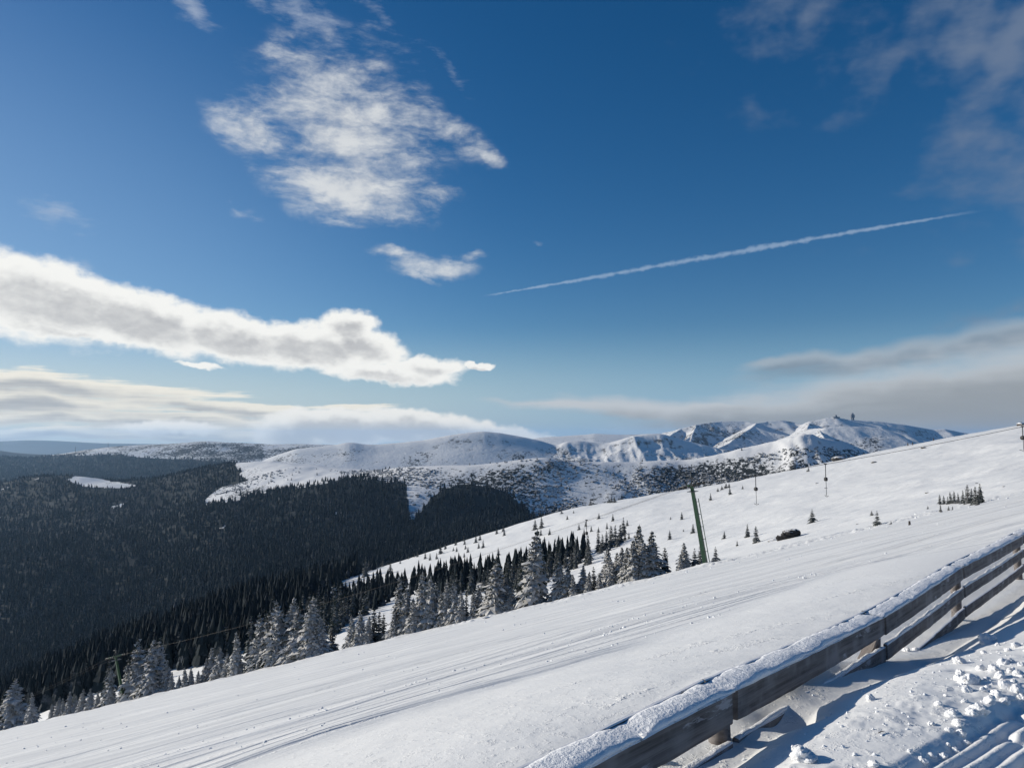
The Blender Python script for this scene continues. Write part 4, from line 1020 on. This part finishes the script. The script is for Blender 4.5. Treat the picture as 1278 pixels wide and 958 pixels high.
def g2(N):
    y = RS.uniform(2.2, 9, N); c = RS.normal(-.28, .30, N); t = (y - 3.67) / .63; x = 2.15 + .78 * t + .63 * c; yy_ = 3.67 + .63 * t - .78 * c
    k = (c < -.02) & (yy_ > 1.6); return x[k], yy_[k]
crumbs(900, g2, 'snow_crumbs', 'fine snow crumbs scattered around the lumps beside the snow-cat track', lambda Y: np.full_like(Y, .012))

# ------------------------------------------------------------------ sun, sky, clouds
SUN_AZ, SUN_EL = math.radians(-70), math.radians(18)
sun = bpy.data.lights.new('sun', 'SUN'); sun.energy = 4.9; sun.angle = math.radians(.53); sun.color = (1, .93, .81)
so = bpy.data.objects.new('sun', sun); COL.objects.link(so)
dirv = Vector((math.sin(SUN_AZ) * math.cos(SUN_EL), math.cos(SUN_AZ) * math.cos(SUN_EL), math.sin(SUN_EL)))
so.rotation_euler = dirv.to_track_quat('Z', 'Y').to_euler(); so.location = (-30, 10, 30)

w = bpy.data.worlds.new('World'); sc.world = w; w.use_nodes = True; nt = w.node_tree; nt.nodes.clear(); g = G(nt)
out = nt.nodes.new('ShaderNodeOutputWorld'); bg = nt.nodes.new('ShaderNodeBackground'); nt.links.new(bg.outputs[0], out.inputs[0])
sky = nt.nodes.new('ShaderNodeTexSky'); sky.sky_type = 'NISHITA'; sky.sun_disc = False
sky.sun_elevation = SUN_EL; sky.sun_rotation = SUN_AZ; sky.altitude = 1800; sky.air_density = 1.0; sky.dust_density = 1.0; sky.ozone_density = 2.0
STR = .10
bg.inputs[1].default_value = STR
D = nt.nodes.new('ShaderNodeTexCoord').outputs['Generated']
xs = g.sep(D)
az = g.m('MULTIPLY', g.m('ARCTAN2', xs[0], xs[1]), 57.2958); el = g.m('MULTIPLY', g.m('ARCSINE', xs[2]), 57.2958)
UV = g.comb(az, el, 0.0)
def AE(px, py):
    kx, kz = ray(px, py); kx = float(kx); kz = float(kz)
    return math.degrees(math.atan(kx)), math.degrees(math.atan(kz / math.sqrt(1 + kx * kx)))
PPD = 15.6
TOKEN = None
def tok(vec): return vec if TOKEN is None else g.vm('ADD', vec, g.m('MULTIPLY', TOKEN, 1e-6))
def warp(scale, amt, seed=0.0, det=4):
    n = nt.nodes.new('ShaderNodeTexNoise'); nt.links.new(g.mapping(tok(UV), loc=(seed, seed * .7, seed)), n.inputs['Vector']); n.inputs['Scale'].default_value = scale; n.inputs['Detail'].default_value = det
    return g.vm('ADD', UV, g.vm('SCALE', g.vm('SUBTRACT', n.outputs['Color'], (.5, .5, .5)), scale=amt))
def field(vec, blobs):
    """blobs (px, py, rx_px, ry_px, rot_deg [cw positive down-right], gain)"""
    acc = None; global TOKEN
    for b in blobs:
        a, e = AE(b[0], b[1]); rot = -math.radians(b[4]) if len(b) > 4 else 0.0; gain = b[5] if len(b) > 5 else 1.0
        vv = vec if TOKEN is None else g.vm('ADD', vec, g.m('MULTIPLY', TOKEN, 1e-6))
        mv = g.mapping(vv, (a, e, 0), (0, 0, rot), (b[2] / PPD, b[3] / PPD, 1), 'TEXTURE')
        v = g.m('SUBTRACT', 1.0, g.vm('LENGTH', mv))
        if gain != 1.0: v = g.m('MULTIPLY', v, gain)
        acc = v if acc is None else g.m('MAXIMUM', acc, v)
        TOKEN = acc
    return acc
skyc = sky.outputs[0]
# deepen the blue a little as a phone camera renders it
hs = nt.nodes.new('ShaderNodeHueSaturation'); hs.inputs['Saturation'].default_value = 1.38; hs.inputs['Hue'].default_value = .503; hs.inputs['Value'].default_value = .88; nt.links.new(skyc, hs.inputs['Color'])
def E(c): return tuple(v / STR for v in c) + (1,)
# the clear mountain horizon stays pale blue, a little warmer and brighter toward the sun
hor = g.mix(g.ramp(az, -40, 20), E((.62, .68, .68)), E((.27, .45, .65)))
base0 = g.mix(g.m('MULTIPLY', g.ramp(az, 2, -38, 0, .42), g.ramp(el, 34, 8)), hs.outputs[0], E((.27, .42, .62)))
BASE = g.mix(g.ramp(el, 9, 0, 0, .85), base0, hor)
def rotn(vec, deg, sx, sy, scale, det, rough, seed=0.0, dist=0.0):
    return g.noise(g.mapping(tok(vec), (seed, seed * 1.3, seed * .3), (0, 0, math.radians(deg)), (sx, sy, 1)), scale, det, rough, dist)
def L_veil(cur):
    veil = field(warp(.12, 6, 3), [(1260, 60, 190, 130, 30, 1), (975, 15, 110, 70, 10, .8), (1000, 130, 90, 38, 8, .7), (1255, 215, 70, 80, 20, .7), (1180, 180, 60, 60, 0, .45), (1120, 310, 80, 16, 0, .6), (1260, 382, 70, 22, -10, .7), (1270, 300, 40, 16, 0, .5)])
    vn = rotn(UV, 25, .5, 1.0, .35, 5, .6, 5)
    vd = g.ramp(g.m('ADD', veil, g.m('MULTIPLY', g.m('SUBTRACT', vn, .5), 1.6)), .0, .95, 0, .62)
    return g.mix(vd, cur, E((.20, .25, .34)))
def L_wisps(cur):
    wi = field(warp(.3, 3, 9), [(370, 14, 90, 36, 25, .8), (480, 28, 90, 30, 40, .6), (236, 8, 50, 22, 30, .7), (75, 268, 40, 22, 20, .7), (115, 330, 30, 12, 10, .8), (565, 95, 40, 12, 45, .5), (300, 255, 30, 10, 20, .6), (680, 298, 10, 6, 0, .8), (20, 318, 60, 10, 15, .6)])
    wn = rotn(UV, 30, .4, 1.4, .8, 5, .65, 2)
    wd = g.ramp(g.m('ADD', wi, g.m('MULTIPLY', g.m('SUBTRACT', wn, .5), 1.6)), .15, 1.0, 0, .55)
    return g.mix(wd, cur, E((.50, .56, .66)))
def L_feather(cur):
    fa = field(warp(.35, 2.2, 1), [(385, 95, 75, 60, 35, 1.0), (430, 160, 150, 85, 28, 1.55), (440, 235, 130, 55, 8, 1.6), (320, 165, 80, 50, 25, 1.1), (500, 140, 105, 48, 38, .85), (570, 170, 70, 24, 28, .9), (612, 196, 32, 11, 22, 1.2), (545, 240, 60, 15, 5, .9), (470, 80, 70, 30, 35, .5), (530, 330, 84, 20, 4, 1.0), (495, 322, 40, 14, 12, 1.0), (520, 342, 40, 9, 20, .9), (590, 322, 28, 10, -5, .8)])
    n1 = rotn(warp(1.2, .5, 4), 38, .36, 1.0, .62, 7, .60, 1, .3); n2 = rotn(UV, 38, .45, 1.7, 2.2, 4, .6, 6)
    fd = g.m('ADD', fa, g.m('ADD', g.m('MULTIPLY', g.m('SUBTRACT', n1, .5), 2.6), g.m('MULTIPLY', g.m('SUBTRACT', n2, .5), .6)))
    fd2 = g.m('MULTIPLY', g.ramp(fd, -.05, 1.55, 0, .93), g.ramp(fa, 0.0, .40))
    return g.mix(fd2, cur, g.mix(g.ramp(n1, .35, .65), E((.50, .54, .60)), E((.72, .74, .75))))
_cp = [(597, 370), (680, 357), (750, 345), (830, 330), (900, 317), (980, 304), (1060, 291), (1140, 277), (1230, 262)]
_ca = np.array([AE(*p) for p in _cp]); _cf = np.polyfit(_ca[:, 0], _ca[:, 1], 3)
def L_contrail(cur):
    wv = g.sep(warp(1.3, .10, 2)); A, B = wv[0], wv[1]
    e = g.m('ADD', g.m('MULTIPLY', A, float(_cf[0])), float(_cf[1])); e = g.m('MULTIPLY_ADD', e, A, float(_cf[2])); e = g.m('MULTIPLY_ADD', e, A, float(_cf[3]))
    d = g.m('ABSOLUTE', g.m('SUBTRACT', B, e))
    a0, a1, am = float(_ca[0, 0]), float(_ca[-1, 0]), float(_ca[4, 0])
    wd = g.m('MINIMUM', g.ramp(A, a0, am, .10, .30), g.ramp(A, am - 2, a1, .30, .13))
    cn = rotn(UV, 25, 1, 1.0, 1.4, 4, .65, 8)
    v = g.m('SUBTRACT', 1.0, g.m('DIVIDE', d, wd))
    v = g.ramp(g.m('ADD', v, g.m('MULTIPLY', g.m('SUBTRACT', cn, .5), 2.0)), .0, 1.0, 0, .46)
    v = g.m('MULTIPLY', v, g.m('MULTIPLY', g.ramp(A, a0, a0 + 2.5), g.ramp(A, a1 + .4, a1 - 5)))
    return g.mix(v, cur, E((.44, .56, .72)))
def thick(cur, blobs, wscale, wamt, nz_, dark, bright, seed, edge=.35, core=(.35, 1.1), namp=.8, maxop=1.0, offs=(-.1, .7)):
    wv = warp(wscale, wamt, seed, 5); f = field(wv, blobs)
    nn = rotn(UV, *nz_, seed)
    d = g.m('ADD', f, g.m('MULTIPLY', g.m('SUBTRACT', nn, .5), namp))
    op = g.ramp(d, .02, edge, 0, maxop)
    # lit from behind: thin rims are bright, the thick core is grey
    off = g.vm('ADD', wv, (offs[0], offs[1], 0)); f2 = g.m('MINIMUM', field(off, blobs), .8); f = g.m('MINIMUM', f, .9)
    cc = g.ramp(g.m('ADD', g.m('ADD', g.m('MULTIPLY', f2, 1.0), g.m('MULTIPLY', f, .25)), g.m('MULTIPLY', g.m('SUBTRACT', nn, .5), .8)), core[0], core[1])
    return g.mix(op, cur, g.mix(cc, E(bright), E(dark)))
def L_band(cur):
    return thick(cur, [(1150, 440, 240, 19, -7), (1270, 420, 120, 22, -8), (1000, 453, 80, 15, -3), (965, 452, 45, 9, 0)], .25, 1.5, (8, .35, 1.4, .5, 5, .5), (.24, .29, .35), (.38, .44, .50), 11, .8, (.2, .9), .6, .8)
def L_stratus(cur):
    return thick(cur, [(1330, 500, 520, 78, -5, 1.4), (1150, 508, 420, 46, -3, 1.3), (1050, 503, 280, 24, -7, 1.2), (880, 515, 260, 20, 3, 1.1), (740, 508, 170, 11, 3, 1.0), (980, 525, 230, 24, 0, 1.3), (1200, 530, 300, 36, 0, 1.3), (900, 512, 160, 15, 2, 1.1), (680, 503, 110, 6, 3, .9)], .2, 1.6, (4, .25, 1.6, .45, 5, .5), (.33, .355, .38), (.56, .59, .62), 17, .7, (.2, 1.1), .7, .95, (0, .9))
def L_strata(cur):
    return thick(cur, [(60, 480, 220, 14, 3), (250, 503, 210, 9, 4), (20, 500, 260, 16, 2), (120, 520, 320, 12, 0), (60, 541, 260, 9, 0), (200, 530, 120, 14, 0), (330, 512, 80, 7, 2), (440, 508, 60, 5, 0, .9), (240, 540, 160, 10, 0)], .18, 1.8, (1, .13, 2.4, 1.5, 6, .6), (.40, .42, .45), (.90, .86, .76), 23, .45, (.3, 1.2), 1.6, .95, (0, .35))
def L_cap(cur):
    return thick(cur, [(420, 532, 110, 26, 2, 1.2), (520, 532, 130, 24, 5, 1.2), (600, 542, 110, 20, 8, 1.1), (370, 540, 60, 24, 0, 1.1), (670, 552, 60, 10, 4), (210, 534, 70, 11, 0, .8)], .8, 1.0, (10, .6, 1.2, .8, 5, .5), (.55, .56, .57), (.92, .91, .87), 29, .38, (.25, 1.05), .5, 1.0, (-.05, .55))
def L_cumulus(cur):
    return thick(cur, [(-60, 345, 190, 52, 14, 1.2), (70, 372, 140, 44, 13, 1.2), (180, 400, 130, 38, 12, 1.2), (290, 422, 120, 34, 10, 1.2), (390, 432, 110, 34, 4, 1.2), (436, 405, 42, 24, 0, 1.1), (450, 430, 70, 30, 15, 1.1), (480, 465, 100, 16, 4, 1.1), (535, 457, 55, 16, 3, 1.0), (598, 457, 24, 8, 0, 1.1), (245, 455, 30, 5, 8, .8), (80, 410, 160, 12, 6, .8)], .8, 1.2, (12, .6, 1.15, .8, 6, .6), (.47, .48, .50), (.93, .93, .90), 35, .40, (.55, 1.3), .6, 1.0, (.1, .35))
def region(layers):
    global TOKEN
    TOKEN = None; c = BASE
    for l in layers: c = l(c)
    b = nt.nodes.new('ShaderNodeBackground'); nt.links.new(c, b.inputs[0]); b.inputs[1].default_value = STR
    return b.outputs[0]
def sel(cond, a, b):
    n = nt.nodes.new('ShaderNodeMixShader'); nt.links.new(cond, n.inputs[0]); nt.links.new(b, n.inputs[1]); nt.links.new(a, n.inputs[2]); return n.outputs[0]
R_right = region([L_veil, L_band, L_stratus, L_contrail])
R_top = region([L_wisps, L_feather, L_contrail])
R_mid = region([L_wisps, L_feather, L_contrail, L_cumulus])
R_low = region([L_stratus, L_strata, L_cap, L_contrail, L_cumulus])
plain = region([])
lowmid = sel(g.m('GREATER_THAN', el, 10.3), R_mid, R_low)
left = sel(g.m('GREATER_THAN', el, 16.2), R_top, lowmid)
front = sel(g.m('GREATER_THAN', az, AE(800, 400)[0]), R_right, left)
inside = g.m('MULTIPLY', g.m('MULTIPLY', g.m('GREATER_THAN', el, -3.0), g.m('LESS_THAN', el, 42)), g.m('LESS_THAN', g.m('ABSOLUTE', az), 62))
fin = sel(inside, front, plain)
nt.nodes.remove(bg); nt.links.new(fin, out.inputs[0])
w.cycles.sampling_method = 'MANUAL'; w.cycles.sample_map_resolution = 512

# ------------------------------------------------------------------ haze
def haze_box():
    m = MB(); x0, x1, y0, y1, z0, z1 = -19000, 30000, -60, 19500, -620, 165
    m.box(((x0 + x1) / 2, (y0 + y1) / 2, (z0 + z1) / 2), (x1 - x0, y1 - y0, z1 - z0))
    mat = bpy.data.materials.new('air'); mat.use_nodes = True; n = mat.node_tree; n.nodes.clear()
    o = n.nodes.new('ShaderNodeOutputMaterial'); v = n.nodes.new('ShaderNodeVolumePrincipled')
    v.inputs['Color'].default_value = (.40, .66, 1, 1); v.inputs['Density'].default_value = 4.0e-5; v.inputs['Anisotropy'].default_value = .3
    n.links.new(v.outputs[0], o.inputs['Volume'])
    ob = link('haze', m.mesh('haze', mat, False)); tag(ob, 'pale bluish mountain air over the valley', 'haze', kind='stuff')
import os
if True: haze_box()

# ------------------------------------------------------------------ camera and render
cam = bpy.data.cameras.new('camera'); co = bpy.data.objects.new('camera', cam); COL.objects.link(co)
cam.sensor_width = 36; cam.lens = 36 * F / 1278.0; cam.clip_start = .05; cam.clip_end = 60000
co.location = (0, 0, 0); co.rotation_euler = (math.radians(90) + PITCH, 0, 0)
sc.camera = co
sc.render.engine = 'CYCLES'
sc.view_settings.view_transform = 'Standard'; sc.view_settings.look = 'None'; sc.view_settings.exposure = 0.0; sc.view_settings.gamma = 1
sc.cycles.max_bounces = 4; sc.cycles.volume_bounces = 0
